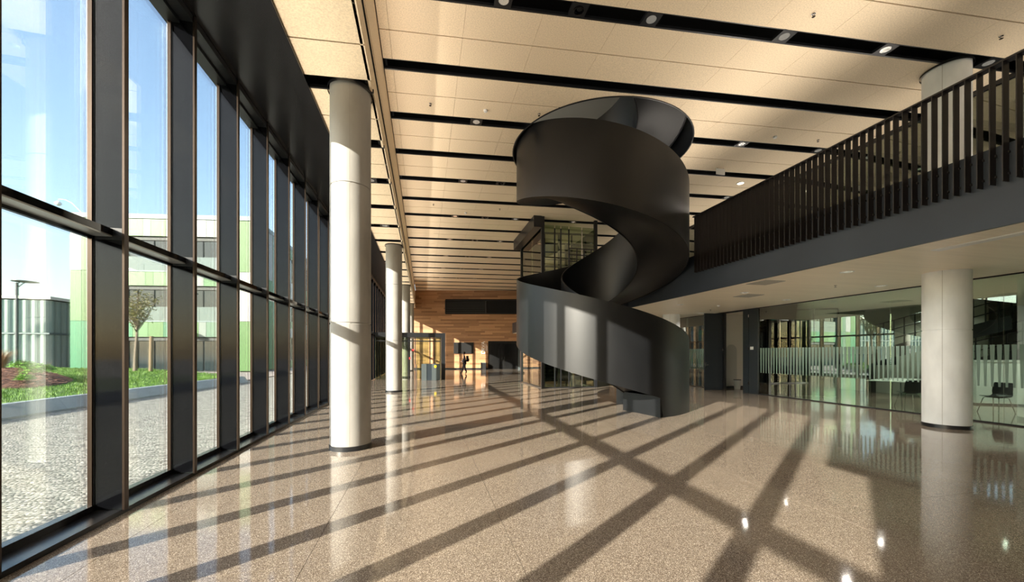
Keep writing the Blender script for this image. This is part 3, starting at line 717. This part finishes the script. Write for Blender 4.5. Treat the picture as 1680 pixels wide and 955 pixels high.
for a,b_ in ((-2.3,-.9),(-.88,.5)):
    d = MB().box(a,.06,.02,b_,.12,2.64).build('door_leaf', M['black'], ew, local=True)
    xx = b_-.12 if a < -2 else a+.12
    MB().tube([(xx,.06,.95),(xx,.02,.95),(xx,.02,1.25),(xx,.06,1.25)], .012, 6).build('door_handle', M['chrome'], d, local=True)
MB().box(.62,.05,0,1.4,.1,2.6).build('side_panel', M['kiosk'], ew, local=True)
tv = empty('wall_screen', O + Vector((0,0,0)), -YAW); tag(tv, 'black flat screen mounted on the wood wall', 'television')
MB().box(-5.88,-.10,1.58,-3.88,-.04,2.70).build('bezel', M['black'], tv, local=True); MB().box(-5.84,-.105,1.62,-3.92,-.10,2.66).build('display', M['plenum'], tv, local=True); MB().box(-5.2,-.04,1.9,-4.5,0.0,2.3).build('bracket', M['black'], tv, local=True)
# white lettering turned upright, on the boards
txt = bpy.data.curves.new('lettering', 'FONT'); txt.body = 'DRVA'; txt.size = .52; txt.extrude = .01; txt.space_character = .92
tob = bpy.data.objects.new('tmp', txt); COL.objects.link(tob); dg = bpy.context.evaluated_depsgraph_get(); me = bpy.data.meshes.new_from_object(tob.evaluated_get(dg)); bpy.data.objects.remove(tob)
sg = empty('wall_lettering', O, -YAW); tag(sg, 'white vertical lettering on the wood wall beside the dark doors', 'sign')
me.materials.append(M['signwhite']); lo = bpy.data.objects.new('lettering', me); COL.objects.link(lo); lo.parent = sg
lo.matrix_local = Matrix.Translation((-2.74,-.012,1.52)) @ Matrix.Rotation(R(-90),4,'Y') @ Matrix.Rotation(R(90),4,'X')
for i in range(3): MB().box(-2.66+.07*i,-.012,1.85,-2.64+.07*i,0,2.62-.15*i).build('small_print_line', M['signwhite'], sg, local=True)
t = empty('waste_bin', O + Vector((math.cos(YAW)*-2.85 + math.sin(YAW)*-.5, -math.sin(YAW)*-2.85 + math.cos(YAW)*-.5, 0)), -YAW); tag(t, 'dark square bin standing before the wood wall beside the doors', 'bin')
MB().box(-.25,-.2,0,.25,.2,.62).build('body', M['black'], t, local=True); MB().box(-.27,-.22,.62,.27,.22,.68).build('lid', M['kiosk'], t, local=True)

# entrance lobby of glass with a black portal
vb = empty('entrance_lobby', (1.3,24.9,0)); tag(vb, 'glass entrance lobby with heavy black frame behind the column row', 'lobby')
MB().box(1.05,24.9,0,1.30,27.6,2.9).build('side_post', M['black'], vb); MB().box(-2.95,24.9,2.62,1.05,27.6,2.9).build('roof', M['black'], vb)
for x in (-1.5,-.95,-.55,.35,.6): MB().box(x-.03,24.95,0,x+.03,25.01,2.62).build('post', M['black'], vb)
for a,b_ in ((-2.9,-1.55),(-1.45,-1.0),(-.5,.3),(.65,1.03)): MB().box(a,24.97,.02,b_,24.99,2.62).build('glass_pane', M['glasslift'], vb)
MB().box(-2.9,24.93,2.35,1.03,25.03,2.42).build('head_rail', M['black'], vb)
MB().box(-2.9,27.3,0,-2.86,27.4,2.62).build('post', M['black'], vb)
for z in (1.25,1.75): MB().lathe([(.09,-.004),(.09,.004)],(0,0,0),16).build('red_sticker', M['red'], vb) if False else MB().box(-.95+.2*(z>1.5),24.955,z,-.82+.2*(z>1.5),24.968,z+.13).build('red_sticker', M['red'], vb)
ks = empty('access_kiosk', (.4,24.15,0)); tag(ks, 'low slate grey kiosk with yellow disc before the entrance lobby', 'kiosk')
MB().box(-.16,23.98,0,.14,24.5,.98).build('left_block', M['kiosk'], ks); MB().box(.14,24.0,0,.44,24.5,.98).build('middle_block', M['door'], ks); MB().box(.44,23.98,0,.93,24.5,.98).build('right_block', M['kiosk'], ks)
q = MB(); q.add([(.66+.085*math.cos(R(a)), 23.978 if f else 23.965, .83+.085*math.sin(R(a))) for f in (0,1) for a in range(0,360,20)], [tuple(range(18)), tuple(range(35,17,-1))] + [(i,18+i,18+(i+1)%18,(i+1)%18) for i in range(18)]); q.build('yellow_disc', M['yellow'], ks)
for x in (-.45,-.62): MB().box(x-.03,24.0,0,x+.03,24.4,.95).build('turnstile_post', M['chrome'], ks)

# ------------------------------------------------------------------ outdoors
gd = MB().box(-10.4,-30,-.35,XF-.4,80,-.03).build('ground', M['gravel']); struct(gd, 'light gravel yard outside the facade')
pv = MB().box(-160,-120,-.6,160,220,-.32).box(-160,26.5,-.3,-10.4,80,.02).box(-30,36,-.3,-3.4,80,-.01).build('ground', M['pave']); struct(pv, 'pale paving around the buildings')
LP = [(-10.35,-14),(-10.3,0),(-10.25,8),(-10.2,14),(-10.0,20),(-9.6,24.6),(-15.5,30.4),(-20.4,35),(-30,38.6),(-48,39),(-48,-14)]
kb = empty('trim_4', (-10.2,10,0)); struct(kb, 'sloping concrete kerb around the lawn')
path = [Vector((p[0],p[1],0)) for p in LP[:9]]
pts = []
for a,b_ in zip(path[:-1], path[1:]):
    n = max(1, int((b_-a).length/1.9)); pts += [a.lerp(b_, i/n) for i in range(n)]
pts.append(path[-1])
for i in range(len(pts)-1):
    a, b_ = pts[i], pts[i+1]; d = (b_-a).normalized(); a2 = a + d*.004; b2 = b_ - d*.004; nrm = Vector((-d.y,d.x,0))
    vs = []
    for p in (a2,b2): vs += [p+Vector((0,0,-.3)), p+Vector((0,0,.02)), p+nrm*.22+Vector((0,0,.34)), p+nrm*.42+Vector((0,0,.34)), p+nrm*.42+Vector((0,0,-.3))]
    MB().add(vs, [(0,1,2,3,4),(9,8,7,6,5),(0,5,6,1),(1,6,7,2),(2,7,8,3),(3,8,9,4),(4,9,5,0)]).build('kerb_stone', M['kerb'], kb)
def inside(x,y):
    c = False; n = len(LP)
    for i in range(n):
        (x1,y1),(x2,y2) = LP[i], LP[(i+1)%n]
        if (y1>y) != (y2>y) and x < (x2-x1)*(y-y1)/(y2-y1)+x1: c = not c
    return c
def lawn_h(x,y): return .33 + .12*math.sin(min(1,max(0,(-10.6-x)/12))*math.pi/2) + .03*math.sin(x*.6)*math.cos(y*.5)
q = MB(); nx_, ny_ = 44, 60; idx = {}
for i in range(nx_+1):
    for j in range(ny_+1):
        x = -10.5 - 37*i/nx_; y = -14 + 53*j/ny_
        if inside(x,y) or inside(x+.7,y) or inside(x-.4,y-.9): idx[(i,j)] = len(q.v); q.v.append((x,y,lawn_h(x,y) if inside(x,y) else .2))
for i in range(nx_):
    for j in range(ny_):
        k_ = [(i,j),(i,j+1),(i+1,j+1),(i+1,j)]
        if all(k in idx for k in k_): q.f.append(tuple(idx[k] for k in k_)); q.m.append(0)
lw = q.build('ground', M['lawn'], smooth=True); struct(lw, 'raised lawn beyond the kerb')
q = MB()
BC = (-17.2, 20.9); BD = (-.66, .75)
def bed_f(x,y):
    a = (x-BC[0])*BD[0]+(y-BC[1])*BD[1]; b_ = -(x-BC[0])*BD[1]+(y-BC[1])*BD[0]
    return (a/5.2)**2 + (b_/1.75)**2
def in_bed(x,y): return bed_f(x,y) < 1
def bed_h(x,y): return lawn_h(x,y) + .55*max(0, 1-bed_f(x,y))
def bed_pt(t_, a): p, q_ = 5.2*t_*math.cos(a), 1.75*t_*math.sin(a); return (BC[0]+p*BD[0]-q_*BD[1], BC[1]+p*BD[1]+q_*BD[0])
rg = random.Random(3); c = 0
while c < 52000:
    y = rg.uniform(6,38); x = rg.uniform(-33,-10.55)
    if not inside(x,y) or in_bed(x,y): c += 1 if False else 0; continue
    c += 1
    z = lawn_h(x,y); a = rg.uniform(0,6.28); h_ = rg.uniform(.05,.10); w_ = .018
    lx, ly = rg.uniform(-.03,.03), rg.uniform(-.03,.03)
    n = len(q.v); q.v += [(x-w_*math.cos(a),y-w_*math.sin(a),z-.01),(x+w_*math.cos(a),y+w_*math.sin(a),z-.01),(x+lx,y+ly,z+h_)]; q.f.append((n,n+1,n+2)); q.m.append(0)
o = q.build('lawn_grass', M['grassblade']); tag(o, 'short bright green grass on the raised lawn outside', 'grass', kind='stuff')
# planting bed
q = MB(); n = 28; rings = 6; vs = [(BC[0],BC[1],bed_h(*BC)+.02)]
for r_ in range(1, rings+1):
    for k in range(n):
        t_ = r_/rings; a = 2*math.pi*k/n; x, y = bed_pt(t_, a)
        vs.append((x,y,bed_h(x,y)+(.02 if r_ < rings else -.05)))
fs = [(0,1+k,1+(k+1)%n) for k in range(n)] + [(1+(r_-1)*n+k, 1+r_*n+k, 1+r_*n+(k+1)%n, 1+(r_-1)*n+(k+1)%n) for r_ in range(1,rings) for k in range(n)]
bed = MB().add(vs, fs).build('planting_bed', M['mulch'], smooth=True, loc=(BC[0],BC[1],0)); tag(bed, 'mounded bed of brown bark mulch in the lawn', 'flower bed')
q = MB()
for i in range(3500):
    a = rg.uniform(0,6.28); t_ = math.sqrt(rg.random())*.98; x, y = bed_pt(t_, a); z = bed_h(x,y)+.03
    b_ = rg.uniform(0,3.14); l, w_ = rg.uniform(.03,.08), .022; cx, sx = math.cos(b_), math.sin(b_); tz = rg.uniform(-.02,.03)
    q.add([(x-l*cx,y-l*sx,z-tz),(x+w_*sx,y-w_*cx,z),(x+l*cx,y+l*sx,z+tz),(x-w_*sx,y+w_*cx,z+.02)], [(0,1,2,3)])
o = q.build('bark_chips', M['chip'], bed); o['kind'] = 'stuff'
def shrub(x, y, r_, lab, mt='leaf', name='low_shrub', grp='low green shrubs in the mulch bed'):
    r_ *= 1.35
    z = bed_h(x,y) + .10
    t = empty(name, (x,y,z)); tag(t, lab, 'shrub', grp)
    q = MB(); st_ = MB()
    for i in range(9):
        a = rg.uniform(0,6.28); d = Vector((math.cos(a)*rg.uniform(.2,.9), math.sin(a)*rg.uniform(.2,.9), rg.uniform(.5,1)))*r_
        st_.tube([(0,0,-.05), d*.5, d], .008, 4)
    st_.build('stem', M['bark'], t, local=True)
    for i in range(320):
        u_ = Vector((rg.gauss(0,1), rg.gauss(0,1), abs(rg.gauss(0,1)))).normalized()*r_*rg.uniform(.55,1.05); u_.z *= .85
        s_ = rg.uniform(.035,.06)*(r_/.4)**.3; e1 = Vector((rg.gauss(0,1),rg.gauss(0,1),rg.gauss(0,.5))).normalized(); e2 = e1.cross(Vector((rg.gauss(0,.4),rg.gauss(0,.4),1))).normalized()
        q.add([u_-e1*s_, u_-e2*s_*.55+e1*.0, u_+e1*s_, u_+e2*s_*.55], [(0,1,2,3)])
    q.build('foliage', M[mt], t, local=True)['kind'] = 'stuff'
for x,y,r_,lab in [(-18.7,23.68,.33,'rounded green shrub at the back of the mulch bed, left of the pair'),(-17.76,23.16,.32,'rounded green shrub at the back right of the mulch bed'),(-17.66,21.91,.20,'small green shrub in the middle left of the mulch bed'),
                   (-16.6,20.6,.28,'wide green shrub in the centre of the mulch bed'),(-16.95,22.2,.20,'green shrub under the back right shrub of the mulch bed'),(-15.05,19.2,.28,'green shrub right of centre in the mulch bed'),(-14.2,17.8,.19,'small green shrub nearest the lawn edge in the mulch bed')]:
    shrub(x,y,r_,lab)
t = empty('ornamental_grass', (-17.9,21.3,.85)); tag(t, 'tuft of straw coloured ornamental grass at the left end of the mulch bed', 'grass tuft')
q = MB()
for i in range(420):
    a = rg.uniform(0,6.28); r0 = rg.uniform(0,.16); sp_ = rg.uniform(.1,.7); hh = rg.uniform(.6,1.05); c_, s_ = math.cos(a), math.sin(a)
    p0 = Vector((r0*c_,r0*s_,-.05)); p1 = Vector(((r0+sp_*.35)*c_,(r0+sp_*.35)*s_,hh*.7)); p2 = Vector(((r0+sp_)*c_,(r0+sp_)*s_,hh)); wv = Vector((-s_,c_,0))*.006
    q.add([p0-wv,p0+wv,p1+wv,p1-wv,p2], [(0,1,2,3),(3,2,4)])
q.build('blades', M['straw'], t, local=True)['kind'] = 'stuff'
# young tree with stake
tz = lawn_h(-18.8,30.9)
t = empty('young_tree', (-18.8,30.9,tz)); tag(t, 'slim young tree with sparse yellow green leaves on the lawn', 'tree')
MB().tube([(0,0,-.1),(.03,0,1.2),(.1,0,2.4),(.12,0,3.0)], [.13,.10,.085,.07], 10).build('trunk', M['bark'], t, local=True, smooth=True)
br = MB(); tips = []
for i in range(26):
    a = rg.uniform(0,6.28); z0 = rg.uniform(2.4,3.4); ln = rg.uniform(1.0,2.3); d = Vector((math.cos(a)*rg.uniform(.35,.75), math.sin(a)*rg.uniform(.35,.75), 1)).normalized()
    p0 = Vector((.1,0,min(z0,3.0))); p1 = p0 + d*ln*.5 + Vector((rg.uniform(-.1,.1),rg.uniform(-.1,.1),0)); p2 = p0 + d*ln + Vector((rg.uniform(-.2,.2),rg.uniform(-.2,.2),rg.uniform(0,.4)))
    br.tube([p0,p1,p2], [.035,.022,.01], 5); tips += [p1, p1.lerp(p2,.5), p2]
    for j in range(2):
        q1 = p1.lerp(p2, rg.random()); q2 = q1 + Vector((rg.uniform(-.4,.4),rg.uniform(-.4,.4),rg.uniform(.1,.5))); br.tube([q1,q2], [.014,.006], 4); tips += [q2, q1.lerp(q2,.6)]
br.build('branches', M['bark'], t, local=True)
q = MB()
for p in tips:
    for i in range(9):
        c_ = p + Vector((rg.gauss(0,.13),rg.gauss(0,.13),rg.gauss(0,.11))); s_ = rg.uniform(.035,.07); e1 = Vector((rg.gauss(0,1),rg.gauss(0,1),rg.gauss(0,1))).normalized(); e2 = e1.orthogonal().normalized()
        q.add([c_-e1*s_, c_-e2*s_*.6, c_+e1*s_, c_+e2*s_*.6], [(0,1,2,3)])
q.build('foliage', M['treeleaf'], t, local=True)['kind'] = 'stuff'
t = MB().tube([(0,0,-.2),(0,0,2.35)], .11, 10).build('tree_stake', M['stake'], loc=(-17.75,30.6,tz)); 
bpy.data.objects.remove(t)
t = MB().tube([(-17.75,30.6,tz-.2),(-17.7,30.6,tz+2.35)], .11, 10).build('tree_stake', M['stake'], loc=(-17.75,30.6,tz), smooth=True); tag(t, 'short round wooden stake beside the young tree', 'stake')
# lamp posts
def lamp_post(x, y, h_, lab, flip=1, z=0):
    t = empty('street_lamp', (x,y,z)); tag(t, lab, 'street lamp', 'grey outdoor lamp posts')
    MB().tube([(0,0,0),(0,0,h_)], .075, 12).build('pole', M['post'], t, local=True, smooth=True)
    MB().lathe([(.05,h_+.02),(.62,h_+.06),(.62,h_+.10),(.05,h_+.14)], (-.45*flip,0,0), 24).build('lamp_head', M['post'], t, local=True)
    MB().tube([(0,0,h_-.35),(-.4*flip,0,h_+.03)], .03, 6).tube([(0,0,h_-.1),(-.15*flip,0,h_+.05)], .03, 6).build('arm', M['post'], t, local=True)
lamp_post(-16.1,30.2+2.2, 5.85,'slim grey street lamp before the green building, seen right of the tree')
lamp_post(-26.3,32.4, 5.95,'grey street lamp at the far left edge before the fluted building', -1, z=.35)

# patchwork green building
PAL = ['whitepanel','pale','palegreen','lightgreen','grass_green','emerald','sage']
gb = empty('green_building', (-14.1,37.0,0)); tag(gb, 'three storey office building clad in patchwork green and white panels', 'building')
ax = Vector((-28.3+14.1, 39.2-37.0, 0)); LW = ax.length; fa = math.atan2(ax.y, ax.x)           # along the front, towards the left
core = MB().prism([(-14.3,37.25),(-28.1,39.4),(-28.1,95),(-14.3,95)], 0, 13.0).build('core', M['recess'], gb); recalc(core)
pmesh = {}
def clad(u0, u1, z0, z1, key, frame='f', d=.12):
    # frame f: front (u metres left of the corner); frame s: side (u metres behind the corner)
    k_ = (round(u1-u0,2), round(z1-z0,2), key, d)
    if k_ not in pmesh: pmesh[k_] = MB().box(.012,-d/2,.012,u1-u0-.012,d/2,z1-z0-.012).mesh('cladding_panel', M[key])
    o = bpy.data.objects.new('cladding_panel', pmesh[k_]); COL.objects.link(o); o.parent = gb
    if frame == 'f': o.location = ax.normalized()*u0 + Vector((0,0,z0)); o.rotation_euler = (0,0,fa)
    else: o.location = Vector((.0,u0,z0)); o.rotation_euler = (0,0,R(90))
    return o
rp = random.Random(11)
def pick(prev, wts=(3,2,3,2,2,2,1)):
    while True:
        k_ = rp.choices(PAL, wts)[0]
        if k_ != prev: return k_
# right end block of the front (corner): u 0..1.35 ; recess bays u 1.35..10.1 ; left block u 10.1..LW
for z0,z1,k_ in ((8.45,12.77,'lightgreen'),(4.29,8.45,'whitepanel'),(.1,4.29,'lightgreen')):
    clad(0,1.35,z0,z1,k_)
for z0,z1,wts in ((11.35,12.77,(4,3,3,2,1,0,1)),(7.23,8.45,(3,3,3,1,2,0,1)),(2.97,4.29,(3,1,1,3,2,3,2))):
    u_ = 1.35; prev = None
    while u_ < 10.05:
        wd_ = rp.choice((.6,1.0,1.2,1.2)); wd_ = min(wd_, 10.1-u_); 
        if 10.1-u_-wd_ < .35: wd_ = 10.1-u_
        prev = pick(prev, wts); clad(u_, u_+wd_, z0, z1, prev); u_ += wd_
cols2 = [(10.1,11.3),(11.3,11.9),(11.9,12.9),(12.9,13.5),(13.5,LW)]
cc = [['palegreen','pale','pale','palegreen','whitepanel'],['palegreen','sage','whitepanel','lightgreen','palegreen'],['emerald','sage','lightgreen','emerald','emerald']]
for (z0,z1),rw in zip(((8.45,12.77),(4.29,8.45),(.1,4.29)), cc):
    for (a,b_),k_ in zip(cols2, rw): clad(a,b_,z0,z1,k_)
# parapet
o = MB().box(-.1,-.1,12.8,LW+.1,.4,13.17).build('parapet', M['parapet'], gb, local=True); o.rotation_euler = (0,0,fa); o.location=(0,0,0)
o.data.transform(Matrix.Scale(-1,4,(0,1,0))); recalc(o)
MB().box(-14.4,37.0,12.8,-14.0,95,13.17).build('parapet', M['parapet'], gb)
nrm = Vector((-ax.y, ax.x, 0)).normalized(); nrm = nrm if nrm.y < 0 else -nrm         # outwards from the front
def front_box(u0,u1,z0,z1,d0,d1,name,mt):
    e = ax.normalized(); vs = []
    for z in (z0,z1):
        for u_,d in ((u0,d0),(u1,d0),(u1,d1),(u0,d1)): vs.append(e*u_ + nrm*d + Vector((0,0,z)))
    o = MB().add(vs, [(0,3,2,1),(4,5,6,7),(0,1,5,4),(1,2,6,5),(2,3,7,6),(3,0,4,7)]).build(name, mt, gb, local=True); recalc(o); return o
for z0,z1 in ((8.45,11.35),(4.29,7.23),(.1,2.97)):
    u_ = 1.5
    while u_ < 10:
        w1 = min(1.25, 10.05-u_)
        if w1 > .3: front_box(u_+.04,u_+w1-.04,z0+.05,z1-.35,-.20,-.15,'window',M['farglass'])
        u_ += 1.3
    front_box(1.35,10.1,z1-.3,z1,-.2,-.1,'lintel',M['recess'])
    if z0 > 1:
        u_ = 1.4
        while u_ < 10: front_box(u_+.01,min(u_+1.45,10.08),z0+.05,z0+1.2,.0,.03,'balcony_glass',M['balglass']); u_ += 1.46
        front_box(1.35,10.1,z0-.06,z0+.04,-.2,.1,'balcony_sill',M['parapet'])
# side face
u_ = 0.0; i = 0
side = [(.5,'whitepanel','pale','whitepanel'),(1.2,'pale','emerald','pale')]
while u_ < 46:
    wd_ = rp.choice((1.2,1.2,2.2)); 
    if i < 2: wd_ = side[i][0]
    for si,(z0,z1) in enumerate(((8.45,12.77),(4.29,8.45),(.1,4.29))):
        k_ = pick(None, (4,1,1,2,4,5,2)) if i >= 2 else side[i][si+1]
        if wd_ > 2 and i > 2:
            clad(u_,u_+wd_,z1-1.0,z1,k_,'s'); clad(u_,u_+wd_,z0,z0+.75,pick(k_),'s')
            a = MB().box(-.10,.05,0,-.06,wd_-.05,z1-z0-1.8).mesh('window', M['farglass'])
            o = bpy.data.objects.new('window', a); COL.objects.link(o); o.parent = gb; o.location = (.02,u_,z0+.78)
            a = MB().box(-.05,wd_/2-.03,0,0,wd_/2+.03,z1-z0-1.8).mesh('window_bar', M['recess']); o2 = bpy.data.objects.new('window_bar', a); COL.objects.link(o2); o2.parent = o
        else: clad(u_,u_+wd_,z0,z1,k_,'s')
    u_ += wd_; i += 1
# roof camera on its bent arm
t = empty('roof_camera', (-28.0,39.0,13.17)); tag(t, 'white ball camera on a bent arm at the roof corner of the green building', 'camera')
MB().tube([(.6,0,-.05),(-.1,0,.75),(-.5,0,.95),(-.95,0,.98),(-.98,0,.85)], .022, 6).build('arm', M['white'], t, local=True, smooth=True)
MB().lathe([(.02,.2),(.16,.12),(.2,0),(.16,-.12),(.03,-.2)], (-.98,0,.62), 16).build('ball', M['white'], t, local=True, smooth=True)
# fluted translucent building
fb = empty('fluted_building', (-31.9,42.0,0)); tag(fb, 'low flat building clad in pale green fluted glass at far left', 'building')
MB().box(-62,42.12,0,-32.02,60,6.1).build('core', M['balglass'], fb)
def flutes(n, L_):
    q = MB(); 
    return q
for z0,z1 in ((.1,3.25),(3.4,6.2)):
    for i in range(40):
        x1 = -31.9 - i*.62; q = MB(); nseg = 5; vs = []
        for j in range(nseg+1):
            t_ = j/nseg; vs.append((x1-.60*t_, 42.0-.16*math.sin(math.pi*t_)))
        vs += [(x1-.60,42.11),(x1,42.11)]
        o = q.prism(vs, z0, z1).build('fluted_pane', M['fluted'], fb, smooth=False); recalc(o)
    for i in range(18):
        y1 = 42.0 + i*.62; vs = []
        for j in range(6): t_ = j/5; vs.append((-31.9+.16*math.sin(math.pi*t_), y1+.60*t_))
        vs += [(-32.01,y1+.60),(-32.01,y1)]
        o = MB().prism(vs, z0, z1).build('fluted_pane', M['fluted'], fb); recalc(o)
MB().box(-62,41.75,6.3,-31.6,60,6.54).build('roof_edge', M['white'], fb); MB().box(-57,41.8,3.27,-31.7,42.0,3.38).box(-31.9,42,3.27,-31.7,54,3.38).build('mid_rail', M['parapet'], fb)

# ------------------------------------------------------------------ the walking person
def skin_obj(name, V, Ed, Rad, mt, parent, root=0, sub=1):
    me = bpy.data.meshes.new(name); me.from_pydata(V, Ed, []); o = bpy.data.objects.new(name, me); COL.objects.link(o)
    md = o.modifiers.new('skin','SKIN'); sv = me.skin_vertices[0].data
    for i, r_ in enumerate(Rad): sv[i].radius = (r_, r_) if not isinstance(r_, tuple) else r_; sv[i].use_root = (i == root)
    s_ = o.modifiers.new('sub','SUBSURF'); s_.levels = sub; s_.render_levels = sub
    dg = bpy.context.evaluated_depsgraph_get(); dg.update(); nm_ = bpy.data.meshes.new_from_object(o.evaluated_get(dg))
    o.modifiers.clear(); o.data = nm_; nm_.materials.clear(); nm_.materials.append(mt)
    nm_.polygons.foreach_set('use_smooth', [True]*len(nm_.polygons)); o.parent = parent; return o
pe = empty('person', (3.08,30.7,0)); tag(pe, 'person in dark clothes walking left with a backpack before the wood wall', 'person')
# facing -x; y is the side direction
J = {'pel':(0,0,.93),'wai':(-.01,0,1.08),'che':(-.02,0,1.30),'nec':(-.03,0,1.45),'hd0':(-.05,0,1.53),'hd1':(-.06,0,1.63),
     'lh':(0,.09,.90),'lk':(-.10,.09,.50),'la':(-.20,.09,.09),'lt':(-.35,.09,.04),'rh':(0,-.09,.90),'rk':(.02,-.09,.49),'ra':(.16,-.09,.13),'rt':(.05,-.09,.035),
     'ls':(-.02,.18,1.38),'le':(-.02,.22,1.12),'lw':(-.20,.20,.96),'lp':(-.27,.19,.93),'rs':(-.02,-.18,1.38),'re':(.04,-.23,1.12),'rw':(-.12,-.21,.93),'rp':(-.18,-.2,.90)}
names = list(J); rad = {'pel':.125,'wai':.115,'che':.14,'nec':.055,'hd0':.075,'hd1':.088,'lh':.085,'lk':.058,'la':.04,'lt':.035,'rh':.085,'rk':.058,'ra':.04,'rt':.035,'ls':.055,'le':.042,'lw':.03,'lp':.032,'rs':.055,'re':.042,'rw':.03,'rp':.032}
Eg = [('pel','wai'),('wai','che'),('che','nec'),('nec','hd0'),('hd0','hd1'),('pel','lh'),('lh','lk'),('lk','la'),('la','lt'),('pel','rh'),('rh','rk'),('rk','ra'),('ra','rt'),('che','ls'),('ls','le'),('le','lw'),('lw','lp'),('che','rs'),('rs','re'),('re','rw'),('rw','rp')]
V = [J[n] for n in names]; Ed = [(names.index(a), names.index(b)) for a,b in Eg]; Rd = [rad[n] for n in names]
for sd_, pn in ((1,'lp'),(-1,'rp')):
    base = names.index(pn); p = Vector(J[pn])
    for fi in range(5):
        dy = (-.03,-.012,.006,.022,.034)[fi]; ln = (.045,.07,.078,.07,.055)[fi]; st0 = len(V)
        a0 = p + Vector((0,dy*.8,0)); a1 = p + Vector((-.03,dy*1.2,-.01)); a2 = a1 + Vector((-ln*.5,0,-.012)); a3 = a2 + Vector((-ln*.25,0,-.03))
        V += [tuple(a0), tuple(a1), tuple(a2), tuple(a3)]; Rd += [.009,.009,.008,.007]; Ed += [(st0,st0+1),(st0+1,st0+2),(st0+2,st0+3)]
body = skin_obj('body', V, Ed, Rd, M['skin'], pe)
def part(nms, grow, name, mt):
    V = [J[n] for n in nms]; Ed = [(nms.index(a), nms.index(b)) for a,b in Eg if a in nms and b in nms]
    skin_obj(name, V, Ed, [rad[n]+grow for n in nms], mt, pe)
part(['wai','che','ls','le','lw','rs','re','rw','pel'], .022, 'jacket', M['cloth'])
part(['pel','lh','lk','la','rh','rk','ra'], .018, 'trousers', M['trouser'])
part(['la','lt'], .014, 'shoe', M['shoe']); part(['ra','rt'], .014, 'shoe', M['shoe'])
q = MB().lathe([(.03,.12),(.08,.10),(.105,.05),(.108,0),(.095,-.05),(.07,-.08)], (-.03,0,1.63), 16); hr = q.build('hair', M['hair'], pe, local=True, smooth=True)
MB().add([(-.16,-.015,1.60),(-.16,.015,1.60),(-.175,0,1.585),(-.15,0,1.635)], [(0,2,1),(0,3,2),(2,3,1),(0,1,3)]).build('nose', M['skin'], pe, local=True)
for s_ in (-1,1): MB().lathe([(.004,-.012),(.012,0),(.004,.012)], (-.145,s_*.032,1.625), 8).build('eye', M['hair'], pe, local=True)
MB().box(-.152,-.024,1.560,-.145,.024,1.568).build('mouth', M['red'], pe, local=True)
bpk = empty('backpack', (3.30,30.7,1.2)); tag(bpk, 'black backpack on the back of the walking person', 'backpack')
o = MB().box(-.08,-.15,-.25,.10,.15,.22).build('bag', M['cloth'], bpk, local=True); bv = o.modifiers.new('bevel','BEVEL'); bv.width = .05; bv.segments = 3
o = MB().box(.10,-.11,-.2,.15,.11,0).build('pocket', M['cloth'], bpk, local=True); bv = o.modifiers.new('bevel','BEVEL'); bv.width = .02; bv.segments = 2
